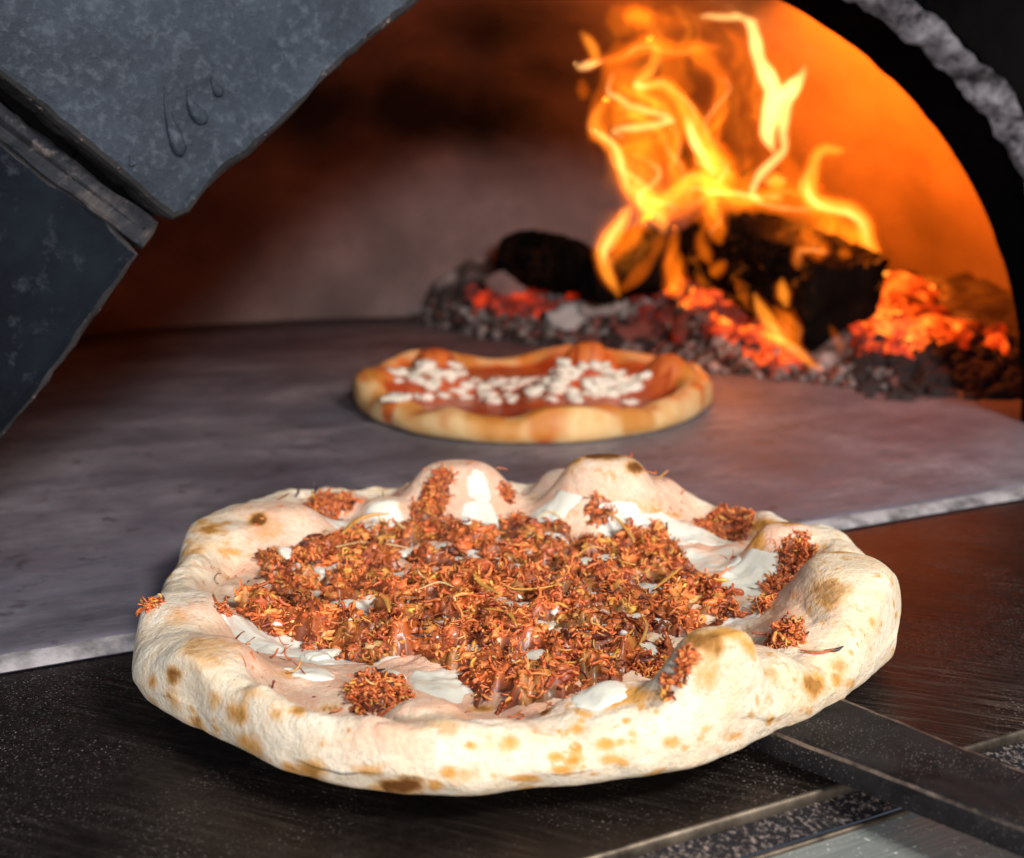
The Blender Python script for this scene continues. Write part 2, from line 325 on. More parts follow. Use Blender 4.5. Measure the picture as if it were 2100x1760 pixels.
for p in V:
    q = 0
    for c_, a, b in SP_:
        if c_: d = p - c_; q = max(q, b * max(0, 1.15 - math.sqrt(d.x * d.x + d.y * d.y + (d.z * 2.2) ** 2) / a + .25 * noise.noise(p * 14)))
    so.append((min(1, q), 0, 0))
attr(do, 'dark_tone', so)  # darker patches on the upper left and left base of the wall
# mouth wall ring round the ellipse + lining + bands
def ell(t, grow=0.): return OC + (OA + grow) * math.cos(t), (OB + grow) * math.sin(t)
TN = 150
def ringw(i, j):
    t = math.pi * (i / TN) * 1.06 - .03 * math.pi; s, z = ell(t, [0, .12, .6][j]); return ov(s, .668, z)
V, F = grid(TN + 1, 3, ringw); mk('mouth_wall', V, F, M_SOOT, oven)
def nb(t, j):   # lining depth where black soot meets plaster
    z = math.sin(t); return .618 + .032 * (1 - smooth(.28, .62, z))
def lin(i, j):
    t = math.pi * (i / TN) * 1.04 - .02 * math.pi; s, z = ell(t); n0 = nb(t, 0); n = n0 + (.668 - n0) * j / 6
    p = ov(s, n, z); d = .003 * noise.noise(p * 40); return p + ov(math.cos(t), 0, math.sin(t)) * d
V, F = grid(TN + 1, 7, lin); mk('soot_lining', V, F, M_SOOT, oven)
def band(lo, hi, extra=0.):
    def f(i, j):
        t = math.pi * (lo + (hi - lo) * i / 120); n0 = nb(t, 0); n = .598 + (n0 - .598) * j / 8; s, z = ell(t, .013 * (1 - j / 8) ** 1.3)
        p = ov(s, n, z); d = .006 * fbm(p, 45, 5) - .001; return p + ov(math.cos(t), 0, math.sin(t)) * d
    return f
V, F = grid(121, 9, band(.16, .62)); mk('plaster_band', V, F, M_PLASTER, oven)
V, F = grid(121, 9, band(-.02, .16)); mk('scorched_band', V, F, M_SCORCH, oven)

# arch blocks: outline in (s,z) on the front plane, real thickness, chipped rim
def block(name, pts, n0, th, mat, parent, chip=.0013, bev=.003, dens=.005, tilt=0.):
    P = []
    for i in range(len(pts)):
        a = Vector(pts[i]); b = Vector(pts[(i + 1) % len(pts)]); k = max(1, int((b - a).length / dens))
        for q in range(k): P.append(a + (b - a) * q / k)
    sgn = 1 if sum(P[i - 1].x * P[i].y - P[i].x * P[i - 1].y for i in range(len(P))) > 0 else -1; rings = []
    for j, (ins, dn) in enumerate(((bev * 2.2, 0), (bev, .0006), (bev * .3, bev * .5), (0, bev * 1.3), (0, th * .5), (0, th))):
        R = []
        for i, p in enumerate(P):
            a = P[i - 1]; b = P[(i + 1) % len(P)]; tn = (b - a).normalized(); nr = Vector((-tn.y, tn.x))
            nr = nr * sgn
            w = chip * (noise.noise(Vector((p.x * 60, p.y * 60, 3 + j * .4))) + .7 * noise.noise(Vector((p.x * 180, p.y * 180, j * .6))))
            q = p + nr * (ins + w); R.append(ov(q.x, n0 + dn, q.y))
        rings.append(R)
    V = [v for R in rings for v in R]; K = len(P); F = []
    for j in range(len(rings) - 1):
        for i in range(K): F.append((j * K + i, j * K + (i + 1) % K, (j + 1) * K + (i + 1) % K, (j + 1) * K + i))
    F.append(tuple(range(K))); F.append(tuple((len(rings) - 1) * K + i for i in range(K)))
    o = mk(name, V, F, mat, parent, sm=False); recalc(o)
    if mat in (M_BLOCK, M_BLOCK2): o.data.materials.append(M_MORTAR)
    if mat in (M_BLOCK, M_BLOCK2):
        for k, f in enumerate(o.data.polygons):
            if f.index < 5 * K and f.index >= 1.0 * K: f.material_index = 1
    return o
def SZ(u, v, n=.6):
    p = onn(u, v, n); return (p.dot(E_S), p.z)
A = [SZ(*q) for q in ((1000, -75), (850, 0), (745, 82), (650, 168), (600, 222), (560, 262), (515, 300), (460, 345), (420, 385), (378, 435), (345, 448))]
top = [(-.10, .42), (.06, .62), (.33, .62)]
b1 = block('arch_block', A + [SZ(330, 440), SZ(250, 372), SZ(150, 290), SZ(60, 215), SZ(0, 165), SZ(-220, -10), (-.1, .45), (.05, .65), (.36, .62), (.345, .32)], .588, .035, M_BLOCK, oven)
b1['label'] = 'upper blue-grey stone block with dried drips'
B = [SZ(*q, .606) for q in ((288, 522), (255, 570), (225, 610), (190, 660), (168, 690), (130, 745), (85, 805), (40, 860), (5, 900), (-60, 990))]
b2 = block('arch_block', B + [ (-.02, .004), (-.35, .004), (-.35, .33), SZ(-220, 140, .606), SZ(0, 280, .606), SZ(110, 368, .606), SZ(220, 448, .606)], .606, .03, M_BLOCK2, oven)
b2['label'] = 'lower dark slate-blue stone block'
# worn shoulder on the lower block (mortar-stained bevel) below the joint
SP = [SZ(*q, .603) for q in ((-220, 58), (0, 206), (120, 303), (220, 380), (327, 458), (318, 480), (296, 512), (230, 462), (110, 375), (0, 290), (-220, 150))]
block('mortar_shoulder', SP, .603, .03, M_BEV, oven, chip=.0018)
# black joint filling behind, and sooty blocks over the crown and the right
gp = [SZ(-240, -40, .6), SZ(345, 425, .6), SZ(300, 500, .6), SZ(-240, 110, .6)]
block('joint_filling', gp, .622, .02, M_SOOT, oven)
Rt = [ell(math.pi * t) for t in np.linspace(.66, -.02, 40)]
crown = [ell(math.pi * t, .013) for t in np.linspace(.62, .34, 18)]
block('arch_block', crown + [(.66, .62), (.20, .62)][:2], .600, .05, M_SOOT, oven)['label'] = 'sooty black crown block'
rt = [ell(math.pi * t, .013) for t in np.linspace(.338, -.01, 26)]
block('arch_block', rt + [(1.3, 0), (1.3, .62), (.662, .62)], .600, .05, M_SOOT, oven)['label'] = 'sooty black block right of the mouth'
# dried drips on the upper block
def drip(pts, w):
    P = catmull([onn(u, v, .5875) for u, v in pts], 5); k = len(P)
    R = [w * (.12 + .75 * smooth(.1, .85, i / (k - 1))) * math.sqrt(max(.02, 1 - max(0, (i / (k - 1) - .82) / .18) ** 2)) for i in range(k)]
    V, F = tube(P, R, 12, .7, E_N); mk('mortar_drip', V, F, M_BLOCK, oven)
drip([(338, 175), (340, 215), (350, 250), (362, 285), (372, 322)], .0042)
drip([(385, 175), (388, 205), (400, 228), (424, 252)], .0042)
drip([(430, 150), (440, 175), (455, 198)], .003)
drip([(265, 318), (270, 330), (274, 342)], .0022)

# ============================================================ LANDING, SHELF
lp = empty('landing_plate', ov(.2, .4, 0), 'dark scraped steel landing plate dusted with flour under the front pizza', 'metal plate')
V, F = grid(81, 41, lambda i, j: ov(-.7 + 1.8 * i / 80, .286 + (.5125 - .286) * j / 40, 0.)); mk('plate_top', V, F, M_STEEL, lp)
V, F = grid(81, 6, lambda i, j: ov(-.7 + 1.8 * i / 80, .286 - .0018 * math.sin(j / 5 * math.pi / 2), -.0036 * (1 - math.cos(j / 5 * math.pi / 2)))); mk('rolled_lip', V, F, M_LIP, lp)
V, F = grid(121, 4, lambda i, j: ov(-.7 + 1.8 * i / 120, .2842 - .0034 * j + .0006 * noise.noise(Vector((i * .7, j, 0))), -.0036 - .0012 * j)); mk('crusted_edge', V, F, M_EDGE, lp)
sh_ = empty('front_shelf', ov(.2, .15, -.008), 'grey-green stainless shelf speckled with flour below the landing plate edge', 'shelf')
V, F = grid(81, 30, lambda i, j: ov(-.7 + 1.8 * i / 80, .2705 - .5 * j / 29, -.0076)); mk('shelf_sheet', V, F, M_SHELF, sh_)
V, F = grid(81, 7, lambda i, j: ov(-.7 + 1.8 * i / 80, .2712 + .0012 * math.cos(j / 6 * math.pi), -.0076 + .0014 * math.sin(j / 6 * math.pi))); mk('shelf_lip', V, F, M_LIP, sh_)

# ============================================================ PEEL under the pizza
peel = empty('pizza_peel', (0.0, .49, .0), 'blackened steel pizza peel, its flat handle running out to the lower right', 'pizza peel')
ZP = .0085
pc = Vector((.01, .50, 0))
def disc(i, j):
    a = 2 * math.pi * i / 64; r, z = [(0.0001, ZP), (.10, ZP), (.112, ZP), (.113, ZP - .001), (.112, ZP - .002), (.0001, ZP - .002)][j]
    return pc + Vector((math.cos(a) * r, math.sin(a) * r * .93, z))
V, F = grid(64, 6, disc, True); recalc(mk('blade', V, F, M_PEEL, peel))
ha = onz(1655, 1400, .0125); hb = onz(1500, 1470, .0125)     # far pair of the handle
hc = onz(2330, 1672, .0145); hd = onz(2220, 1748, .0145)
hm = pc + Vector((.03, -.015, .0125)); 
def hnd(i, j):
    t = i / 60; a = ha.lerp(hc, t); b = hb.lerp(hd, t); k = [0, 0, .03, .08, .25, .5, .75, .92, .97, 1, 1][j]
    z = [-.0075, -.0008, .0, .0003, -.0004, -.0007, -.0004, .0003, 0, -.0008, -.0085][j]
    p = a.lerp(b, k); return p + Vector((0, 0, z + .0003 * noise.noise(p * 120)))
V, F = grid(61, 11, hnd); hf = mk('handle', V, F, M_PEEL, peel); hf.data.materials.append(M_WORN)
for k, f in enumerate(hf.data.polygons):
    j = k // 60
    if j in (1, 2, 8): f.material_index = 1

# ============================================================ FRONT PIZZA
PC = Vector((.008, .492, 0)); Z0 = ZP + .0006
outl = [((272, 1385), .018), ((276, 1425), .014), ((330, 1472), .012), ((400, 1502), .011), ((500, 1557), .011), ((650, 1614), .011), ((800, 1639), .011), ((950, 1645), .011),
        ((1100, 1626), .011), ((1250, 1613), .011), ((1400, 1592), .011), ((1500, 1562), .011), ((1600, 1515), .011), ((1700, 1462), .011), ((1790, 1395), .013), ((1836, 1335), .015), ((1846, 1285), .018),
        ((1828, 1222), .022), ((1790, 1172), .025), ((1690, 1118), .022), ((1560, 1075), .022), ((1420, 1045), .022), ((1300, 1012), .022), ((1150, 990), .024), ((1050, 985), .026), ((900, 1000), .022),
        ((760, 1012), .024), ((640, 1018), .024), ((520, 1032), .026), ((450, 1064), .024), ((400, 1105), .022), ((365, 1180), .02), ((325, 1240), .02), ((288, 1305), .02)]
inl = [((430, 1240), .018), ((480, 1300), .018), ((505, 1370), .018), ((500, 1425), .02), ((600, 1468), .022), ((760, 1495), .024), ((860, 1482), .026), ((1000, 1470), .026), ((1150, 1450), .026), ((1260, 1425), .026), ((1380, 1420), .026), ((1440, 1400), .026),
       ((1540, 1350), .022), ((1640, 1330), .022), ((1640, 1290), .022), ((1610, 1250), .02), ((1630, 1190), .02), ((1600, 1145), .02), ((1530, 1110), .018), ((1430, 1075), .018), ((1300, 1060), .016), ((1150, 1045), .016), ((1040, 1040), .016), ((900, 1045), .018),
       ((760, 1060), .016), ((640, 1065), .016), ((590, 1110), .018), ((530, 1150), .018), ((470, 1190), .018)]
def polar(L):
    q = []
    for (u, v), z in L:
        d = onz(u, v, z) - PC; q.append((math.atan2(d.y, d.x), math.hypot(d.x, d.y)))
    q.sort(); th = np.array([a for a, _ in q]); r = np.array([b for _, b in q])
    th = np.concatenate([th - 2 * np.pi, th, th + 2 * np.pi]); r = np.concatenate([r, r, r]); return th, r
to, ro = polar(outl); ti, ri = polar(inl)
NT = 600; TH = np.linspace(-np.pi, np.pi, NT, endpoint=False)
def sm_(x, k):
    w = np.hanning(k * 2 + 1); w /= w.sum(); return np.convolve(np.concatenate([x[-k:], x, x[:k]]), w, 'valid')
RO = sm_(np.interp(TH, to, ro), 5); RI = sm_(np.interp(TH, ti, ri), 9); RI = np.minimum(RI, RO - .017)
HT = np.array([.0240 + .002 * smooth(.3, .9, math.cos(t)) - .0035 * smooth(.3, .8, -math.sin(t)) + .0035 * math.sin(t * 3 + 1) + .006 * noise.noise(Vector((math.cos(t) * 3.4, math.sin(t) * 3.4, 7))) - (.007 * smooth(.2, .9, math.sin(t))) for t in TH])
bub = [((1242, 936), .056, .031, .024), ((1165, 965), .038, .02, .014), ((1330, 980), .042, .022, .016), ((940, 948), .050, .031, .022), ((880, 990), .036, .02, .018), ((560, 1035), .040, .030, .022), ((470, 1070), .036, .024, .022), ((690, 1015), .034, .022, .016), ((790, 1022), .036, .014, .014),
       ((1612, 1075), .042, .018, .014), ((1738, 1150), .049, .025, .030), ((1790, 1190), .040, .022, .026), ((1478, 1298), .054, .020, .019), ((1530, 1335), .037, .02, .018), ((1300, 1405), .034, .021, .008), ((1225, 1430), .031, .016, .009),
       ((432, 1322), .038, .020, .020), ((375, 1225), .037, .021, .021), ((875, 1440), .031, .015, .011), ((595, 1380), .0225, .017, .012), ((680, 1420), .022, .02, .013), ((1660, 1262), .034, .018, .016), ((960, 1010), .036, .014, .02)]
BUB = [(onz(u, v, z), z, rx, ry) for (u, v), z, rx, ry in bub]
def toph(x, y, z):
    """raise height z at (x,y) by the dough bubbles"""
    for c, bz, rx, ry in BUB:
        d2 = ((x - c.x) / rx) ** 2 + ((y - c.y) / ry) ** 2
        if d2 < 6: 
            k = 1 / (1 + (d2 / .85) ** 2.3)
            t = z + (bz - z) * k
            if t > z: z = t
    return z
prof = [('in', q) for q in np.linspace(0.004, 1, 90)] + [('up', q) for q in np.linspace(.03, 1, 30)] + [('out', q) for q in np.linspace(.04, 1, 34)] + [('bot', q) for q in (.93, .7, .3, .02)]
VV = []; NP = len(prof)
for kind, q in prof:
    for i in range(NT):
        t = TH[i]; R = RO[i]; Rn = RI[i]; H = HT[i]; rc = Rn + (.57 + .05 * smooth(.2, .9, -math.sin(t))) * (R - Rn); zin = Z0 + .0095
        zt = Z0 + H; zm = Z0 + H * .42
        if kind == 'in': r = Rn * q; z = zin
        elif kind == 'up': r = Rn + (rc - Rn) * q; z = zin + (zt - zin) * math.sin(q * math.pi / 2) ** .85
        elif kind == 'out':
            a = q * math.pi * .93; 
            if a < math.pi / 2: r = rc + (R - rc) * math.sin(a); z = zm + (zt - zm) * math.cos(a)
            else: b = a - math.pi / 2; r = R - .010 * (1 - math.cos(b)) ; z = zm - (zm - Z0) * math.sin(b)
        else: r = (R - .012) * q; z = Z0
        x = PC.x + r * math.cos(t); y = PC.y + r * math.sin(t)
        if kind in ('in', 'up') or (kind == 'out' and q < .54):
            p = Vector((x, y, 0))
            z += .0030 * fbm(p, 30) + .0014 * fbm(p, 90, 3) + (.0012 * noise.noise(p * 60) if kind == 'in' else 0)
            z2 = toph(x, y, z)
            w = 1 if kind != 'out' else 1 - smooth(.30, .54, q) * .75
            z = z + (z2 - z) * w
        elif kind == 'out':
            p = Vector((x, y, z)); d = .0026 * fbm(p, 32, 4) * math.sin((q - .5) * 2 * math.pi * .95) 
            x += math.cos(t) * d; y += math.sin(t) * d; z += .0006 * noise.noise(p * 70) * (1 - q)
            if q < .75:
                z2 = toph(x, y, z); z = z + (z2 - z) * .25 * (1 - smooth(.54, .75, q))
        VV.append(Vector((x, y, z)))
FF = []
for j in range(NP - 1):
    for i in range(NT):
        k = (i + 1) % NT; FF.append((j * NT + i, j * NT + k, (j + 1) * NT + k, (j + 1) * NT + i))
FF.append(tuple(range(NT - 1, -1, -1)))
pizza = empty('pizza', (PC.x, PC.y, Z0), 'large puffy-crusted pizza with shredded orange meat and melted mozzarella in sharp focus', 'pizza')
crust = mk('crust', VV, FF, M_DOUGH, pizza)
BV = BVHTree.FromPolygons([tuple(v) for v in VV], FF)
def hit(u, v):
    r = ray(u, v).normalized(); h = BV.ray_cast(CAM, r); return h[0]
def drop(x, y):
    h = BV.ray_cast(Vector((x, y, .3)), Vector((0, 0, -1))); return h[0].z if h[0] else None
# surface masks (char, tan, sauce)
P4 = lambda x, y: (x * .423 + 253, y * .423 + 916)
P5 = lambda x, y: (x * .4231 + 1042.6, y * .4231 + 916)
spots = []   # (u,v,ru,rv,char,tan)
for x, y, rx, ry, c_, t_ in [(240, 1110, 40, 40, .62, .9), (140, 1140, 28, 34, .15, .7), (355, 1340, 28, 36, .35, .8), (420, 1400, 32, 44, .65, .9), (610, 1450, 75, 55, .1, .7), (910, 1570, 62, 46, .3, .85), (800, 1560, 34, 26, .1, .7),
        (1340, 1645, 100, 38, .75, 1), (1190, 1570, 66, 26, .05, .75), (1510, 1640, 30, 22, .2, .8), (1575, 1580, 44, 26, .1, .8), (1680, 1450, 26, 18, .15, .8), (655, 358, 44, 40, .7, 1), (420, 400, 60, 36, .35, .9), (330, 500, 60, 50, 0, .5),
        (340, 960, 50, 50, .2, .55), (420, 990, 110, 80, .05, .5), (850, 1280, 34, 22, .3, .8), (1000, 1270, 60, 14, .4, .8), (1560, 1360, 90, 40, .05, .5), (1740, 1270, 56, 14, .3, .8), (250, 830, 60, 60, 0, .35), (60, 1230, 25, 60, 0, .5), (250, 1380, 60, 30, 0, .5),
        (520, 510, 40, 16, .1, .7), (700, 400, 60, 60, 0, .4), (680, 240, 60, 14, .3, .7), (500, 1500, 90, 26, 0, .6), (700, 1560, 80, 26, 0, .5), (1250, 1540, 40, 18, 0, .6), (520, 1320, 30, 20, 0, .4), (965, 1440, 20, 16, 0, .5), (1100, 1690, 30, 14, .1, .6), (820, 1100, 70, 20, .2, .6), (620, 1200, 60, 30, .05, .5)]:
    spots.append((*P4(x, y), rx * .423, ry * .423, c_, t_))
for x, y, rx, ry, c_, t_ in [(335, 1370, 34, 22, .1, .8), (470, 1440, 40, 24, .05, .8), (540, 1430, 26, 16, 0, .7), (790, 1430, 34, 24, .2, .85), (1090, 1403, 60, 14, .2, .8), (930, 1412, 16, 10, .1, .7), (230, 1505, 34, 20, .1, .85), (320, 1520, 40, 26, .25, .9), (260, 1568, 50, 20, .2, .9),
        (75, 1607, 60, 13, .2, .85), (500, 1520, 50, 20, 0, .7), (550, 1530, 30, 18, .1, .8), (570, 1330, 20, 14, .1, .8), (1270, 1325, 22, 20, .3, .9), (1210, 1225, 14, 16, .1, .7), (1180, 1300, 14, 16, .1, .7), (1480, 1150, 60, 52, .38, .85), (1660, 1150, 50, 20, .1, .6), (1245, 1110, 12, 10, 0, .6),
        (600, 1605, 50, 14, .1, .7), (180, 1285, 34, 26, .35, .9), (955, 940, 90, 62, .5, 1), (1060, 905, 90, 26, .1, 1), (1160, 975, 50, 26, 0, .8), (560, 1205, 170, 40, .12, .95), (460, 1235, 110, 30, .1, .8), (460, 45, 120, 34, .9, 1), (610, 95, 46, 36, .8, 1), (320, 70, 50, 30, .3, .9),
        (1230, 385, 60, 36, .2, 1), (1350, 365, 70, 24, .45, 1), (1200, 450, 30, 60, .15, .8), (1550, 700, 90, 64, .3, .6), (960, 1090, 60, 80, 0, .6), (1600, 512, 60, 8, .3, .7), (740, 325, 90, 12, .3, .8), (860, 1460, 22, 14, 0, .7), (700, 1390, 14, 10, 0, .6), (1020, 1480, 20, 10, 0, .6), (1380, 1220, 10, 10, 0, .6), (1450, 1280, 12, 14, 0, .7),
        (350, 1330, 20, 8, 0, .8), (1890, 900, 16, 30, .05, .7), (1480, 560, 60, 60, 0, .3), (620, 290, 110, 30, 0, .45)]:
    spots.append((*P5(x, y), rx * .4231, ry * .4231, c_, t_))
VA = np.array([tuple(v) for v in VV]); MASK = np.zeros((len(VV), 3), np.float32)
nz = np.array([noise.noise(v * 170) * .55 + noise.noise(v * 420) * .3 for v in VV])
for u, v, ru, rv, c_, t_ in spots:
    p = hit(u, v); c_ = min(1, c_ * 1.3); t_ = min(1, t_ * 1.2)
    if p is None: continue
    d = (p - CAM).length; a = ru * d / FPX * 1.08; b = rv * d / FPX * 1.08
    # ellipse axes: sideways and up the surface as seen
    df = VA - np.array(tuple(p)); up = np.array((0, .42, .9)); fw = np.array((0, .9, -.42))
    q = np.sqrt((df[:, 0] / a) ** 2 + ((df @ up) / b) ** 2 + ((df @ fw) / max(a, b, .004) * .45) ** 2)
    k = np.clip(1.5 - q * .95 + nz * .75, 0, 1)
    MASK[:, 0] = np.maximum(MASK[:, 0], k ** 2.6 * c_); MASK[:, 1] = np.maximum(MASK[:, 1], k * t_)
cand = [j * NT + i for j, (kd, q) in enumerate(prof) if (kd == 'out' and .12 < q < .92) for i in range(0, NT, 3)]
for _ in range(150):
    p = VA[random.choice(cand)]
    if noise.noise(Vector(p) * 22) < -.12: continue
    r_ = random.choice([.0009, .0012, .0017, .0024, .0034]); q = np.sqrt(((VA[:, 0] - p[0]) / 1.4) ** 2 + (VA[:, 1] - p[1]) ** 2 + (VA[:, 2] - p[2]) ** 2) / r_
    k = np.clip(1.35 - q * .9 + nz * .6, 0, 1); MASK[:, 1] = np.maximum(MASK[:, 1], k * random.uniform(.5, 1.)); MASK[:, 0] = np.maximum(MASK[:, 0], k ** 2 * random.uniform(0, .4))
# scorched ring at the base, sauce inside the rim
idx = np.arange(len(VV)); jj = idx // NT; ii = idx % NT
kinds = np.array([0 if k == 'in' else 1 if k == 'up' else 2 if k == 'out' else 3 for k, _ in prof])[jj]; qq = np.array([q for _, q in prof])[jj]
base = (kinds == 2) * np.clip((qq - .72) / .2, 0, 1) * np.clip(.45 + nz * 1.1, 0, 1); MASK[:, 1] = np.maximum(MASK[:, 1], base * .75)
base2 = (kinds == 2) * np.clip((qq - .86) / .1, 0, 1); MASK[:, 1] = np.maximum(MASK[:, 1], base2 * .8)
big = np.array([fbm(v, 14) for v in VV])
pink = np.where(kinds == 0, np.clip(.9 + big * .6, 0, 1), 0) + np.where(kinds == 1, np.clip(.8 - qq * .95 + big * .9, 0, 1), 0)
MASK[:, 2] = pink
for u, v, r_, a_ in [(400, 1250, 70, .75), (445, 1335, 60, .4), (620, 1440, 80, .9), (800, 1480, 90, .8), (700, 1380, 60, .7), (500, 1080, 90, .45), (600, 1060, 80, .6), (930, 970, 60, .5), (1110, 975, 50, .6), (1700, 1265, 60, .5), (1640, 1310, 60, .6), (1060, 1480, 60, .6), (420, 1150, 70, .35), (1000, 980, 40, .7), (1420, 1370, 40, .5), (690, 1030, 60, .6)]:
    p = hit(u, v)
    if p is None: continue
    q = np.linalg.norm(VA - np.array(tuple(p)), axis=1) / (r_ * .5 / FPX); MASK[:, 2] = np.maximum(MASK[:, 2], a_ * np.clip(1.3 - q + nz * .5, 0, 1))
attr(crust, 'mask', MASK)

# melted cheese patches laid over the dough
def patch(u, v, ru, rv, th=.0011, sd=0, ang=0., free=False):
    p = hit(u, v)
    if p is None: return
    d = (p - CAM).length; a = ru * d / FPX; b = rv * d / FPX / .43; V = []; n = 56; m_ = 14
    for j in range(m_ + 1):
        q = j / m_
        for i in range(n):
            t = 2 * math.pi * i / n; w = 1 + .34 * noise.noise(Vector((math.cos(t) * 1.5, math.sin(t) * 1.5, sd * 7.3))) + .16 * noise.noise(Vector((math.cos(t) * 4, math.sin(t) * 4, sd * 3.1 + 5)))
            lx = math.cos(t) * a * q * w; ly = math.sin(t) * b * q * w; x = p.x + lx * math.cos(ang) - ly * math.sin(ang); y = p.y + lx * math.sin(ang) + ly * math.cos(ang)
            z = drop(x, y); z = p.z if z is None else z if v < 1010 else min(p.z + .006, max(p.z - .006, z))
            z += th * (math.sqrt(max(0, 1 - q ** 4)) * 1.15 - .35) + .0006 * noise.noise(Vector((x, y, sd)) * 110)
            V.append(Vector((x, y, z)))
    F = [(j * n + i, j * n + (i + 1) % n, (j + 1) * n + (i + 1) % n, (j + 1) * n + i) for j in range(m_) for i in range(n)]
    mk('mozzarella_patch', V, F, M_CHEESE, pizza)
for k, q in enumerate([(1140, 1038, 52, 14), (1340, 1085, 95, 20), (1480, 1150, 110, 34), (1525, 1200, 70, 24), (1530, 1262, 55, 20), (600, 1335, 95, 26), (700, 1350, 110, 30), (920, 1400, 85, 34), (1225, 1415, 62, 28), (690, 1222, 40, 22), (710, 1085, 46, 12),
                       (982, 1000, 24, 12), (790, 1046, 40, 12), (875, 1132, 48, 16), (520, 1300, 50, 22), (1080, 1180, 30, 14), (640, 1380, 50, 16), (1560, 1165, 60, 22), (985, 1060, 40, 16), (1440, 1100, 60, 18), (1270, 1060, 60, 12), (760, 1200, 26, 12), (480, 1270, 44, 16), (1175, 1230, 26, 10), (880, 1200, 24, 10), (1330, 1330, 26, 10), (1000, 1110, 26, 10)]):
    patch(*q, sd=k + 1)

# shredded meat
main = [(545, 1110), (640, 1085), (760, 1075), (850, 1062), (890, 1000), (930, 1010), (1000, 1052), (1100, 1052), (1200, 1085), (1340, 1085), (1400, 1130), (1420, 1165), (1500, 1205), (1500, 1265), (1430, 1295), (1400, 1335), (1300, 1365), (1200, 1395), (1120, 1450), (1020, 1445), (930, 1375), (850, 1335), (760, 1350), (690, 1345), (620, 1305), (515, 1300), (490, 1245), (540, 1205), (515, 1150)]
mainw = [onz(u, v, .02) for u, v in main]
def inside(x, y, P):
    c_ = False; n = len(P)
    for i in range(n):
        a, b = P[i], P[i - 1]
        if (a.y > y) != (b.y > y) and x < (b.x - a.x) * (y - a.y) / (b.y - a.y) + a.x: c_ = not c_
    return c_
pal = [((.80, .205, .052), 8), ((.68, .15, .042), 6), ((.86, .30, .075), 3), ((.28, .05, .016), 2.6), ((.80, .38, .07), 2), ((.12, .022, .008), 1.2), ((.78, .48, .18), .4)]
def mcol(x=0., y=0.):
    c_ = random.choices([p for p, _ in pal], [w for _, w in pal])[0]; g = noise.noise(Vector((x, y, 9)) * 75); k = random.uniform(.75, 1.2) * (1 + .9 * g) if x else random.uniform(.75, 1.15); return tuple(min(1, q * k) for q in c_)
GL =  [(u_, v_, r_) for u_, v_, r_ in ((745, 1255, .0085), (955, 1160, .0075), (1140, 1150, .008), (1060, 1255, .0085), (930, 1290, .006), (1240, 1160, .0075), (1190, 1310, .0065), (830, 1190, .0065), (1320, 1210, .006), (1080, 1350, .0065), (640, 1180, .0065))] + [(random.uniform(560, 1450), random.uniform(1095, 1400), random.uniform(.0024, .0056)) for _ in range(60)] + [(690, 1225, .011), (875, 1132, .013), (1080, 1180, .008), (720, 1085, .012), (985, 1065, .010), (1170, 1225, .006), (760, 1200, .006), (1230, 1090, .010), (610, 1240, .005), (1000, 1350, .0), (1390, 1190, .008), (900, 1190, .005), (1060, 1110, .006), (1320, 1335, .006)]
gaps = [(hit(u, v), r) for u, v, r in GL]; GUV = [(u, v) for u, v, r in GL]
def ingap(x, y): return any(g and math.hypot(x - g.x, y - g.y) < r for g, r in gaps)
def strand(mb, p, L, w, col, curl=1., lift=.0, flatdir=None):
    a = random.random() * 6.28; el = random.gauss(.0, .20) + lift; d = Vector((math.cos(a) * math.cos(el), math.sin(a) * math.cos(el), math.sin(el))); ax = Vector((random.gauss(0, 1), random.gauss(0, 1), random.gauss(0, 1))).normalized()
    n = 5; P = [p]; k = random.choice((-1, 1)) * random.uniform(.1, .75) * curl
    for i in range(n): d = Matrix.Rotation(k + random.uniform(-.25, .25), 3, ax) @ d; P.append(P[-1] + d * L / n)
    R = [w * .7, w * random.uniform(.8, 1.2), w * 1.1, w * random.uniform(.8, 1.2), w, w * .6]
    V, F = tube(P, R, 4, random.uniform(.45, .9), Vector((random.random(), random.random(), 1)).normalized())
    mb.add(V, F, col)
def clump(mb, c, r, h, ns, dark=0.):
    V, F = ico(3); o_ = Vector((random.random() * 50,) * 3); W_ = []; C_ = []; base_c = mcol()
    for v in V:
        k = 1 + .5 * noise.noise(v * 2.2 + o_) + .5 * noise.noise(v * 6 + o_)
        W_.append(Vector(c) + Vector((v.x * r * k, v.y * r * k, v.z * h * k)))
        q = .55 + .6 * noise.noise(v * 5 + o_); C_.append(tuple(max(0, b * (.55 + .35 * q)) for b in base_c))
    mb.add(W_, F, C_)
    for _ in range(ns):
        a = random.random() * 6.28; e = math.asin(random.uniform(0, 1)); p = Vector(c) + Vector((math.cos(a) * math.cos(e) * r, math.sin(a) * math.cos(e) * r, math.sin(e) * h)) * random.uniform(.75, 1.08)
        strand(mb, p, random.uniform(.0025, .0065), random.uniform(.0003, .0008), mcol(), 1.7)
xs = [p.x for p in mainw]; ys = [p.y for p in mainw]
def edged(x, y):
    """distance-like measure inside the meat region (metres)"""
    best = 9; q = Vector((x, y, 0)); n = len(mainw)
    for i in range(n):
        a, b = Vector((mainw[i].x, mainw[i].y, 0)), Vector((mainw[i - 1].x, mainw[i - 1].y, 0)); t = max(0, min(1, (q - a).dot(b - a) / (b - a).length_squared)); best = min(best, (q - a - (b - a) * t).length)
    return best if inside(x, y, mainw) else -best
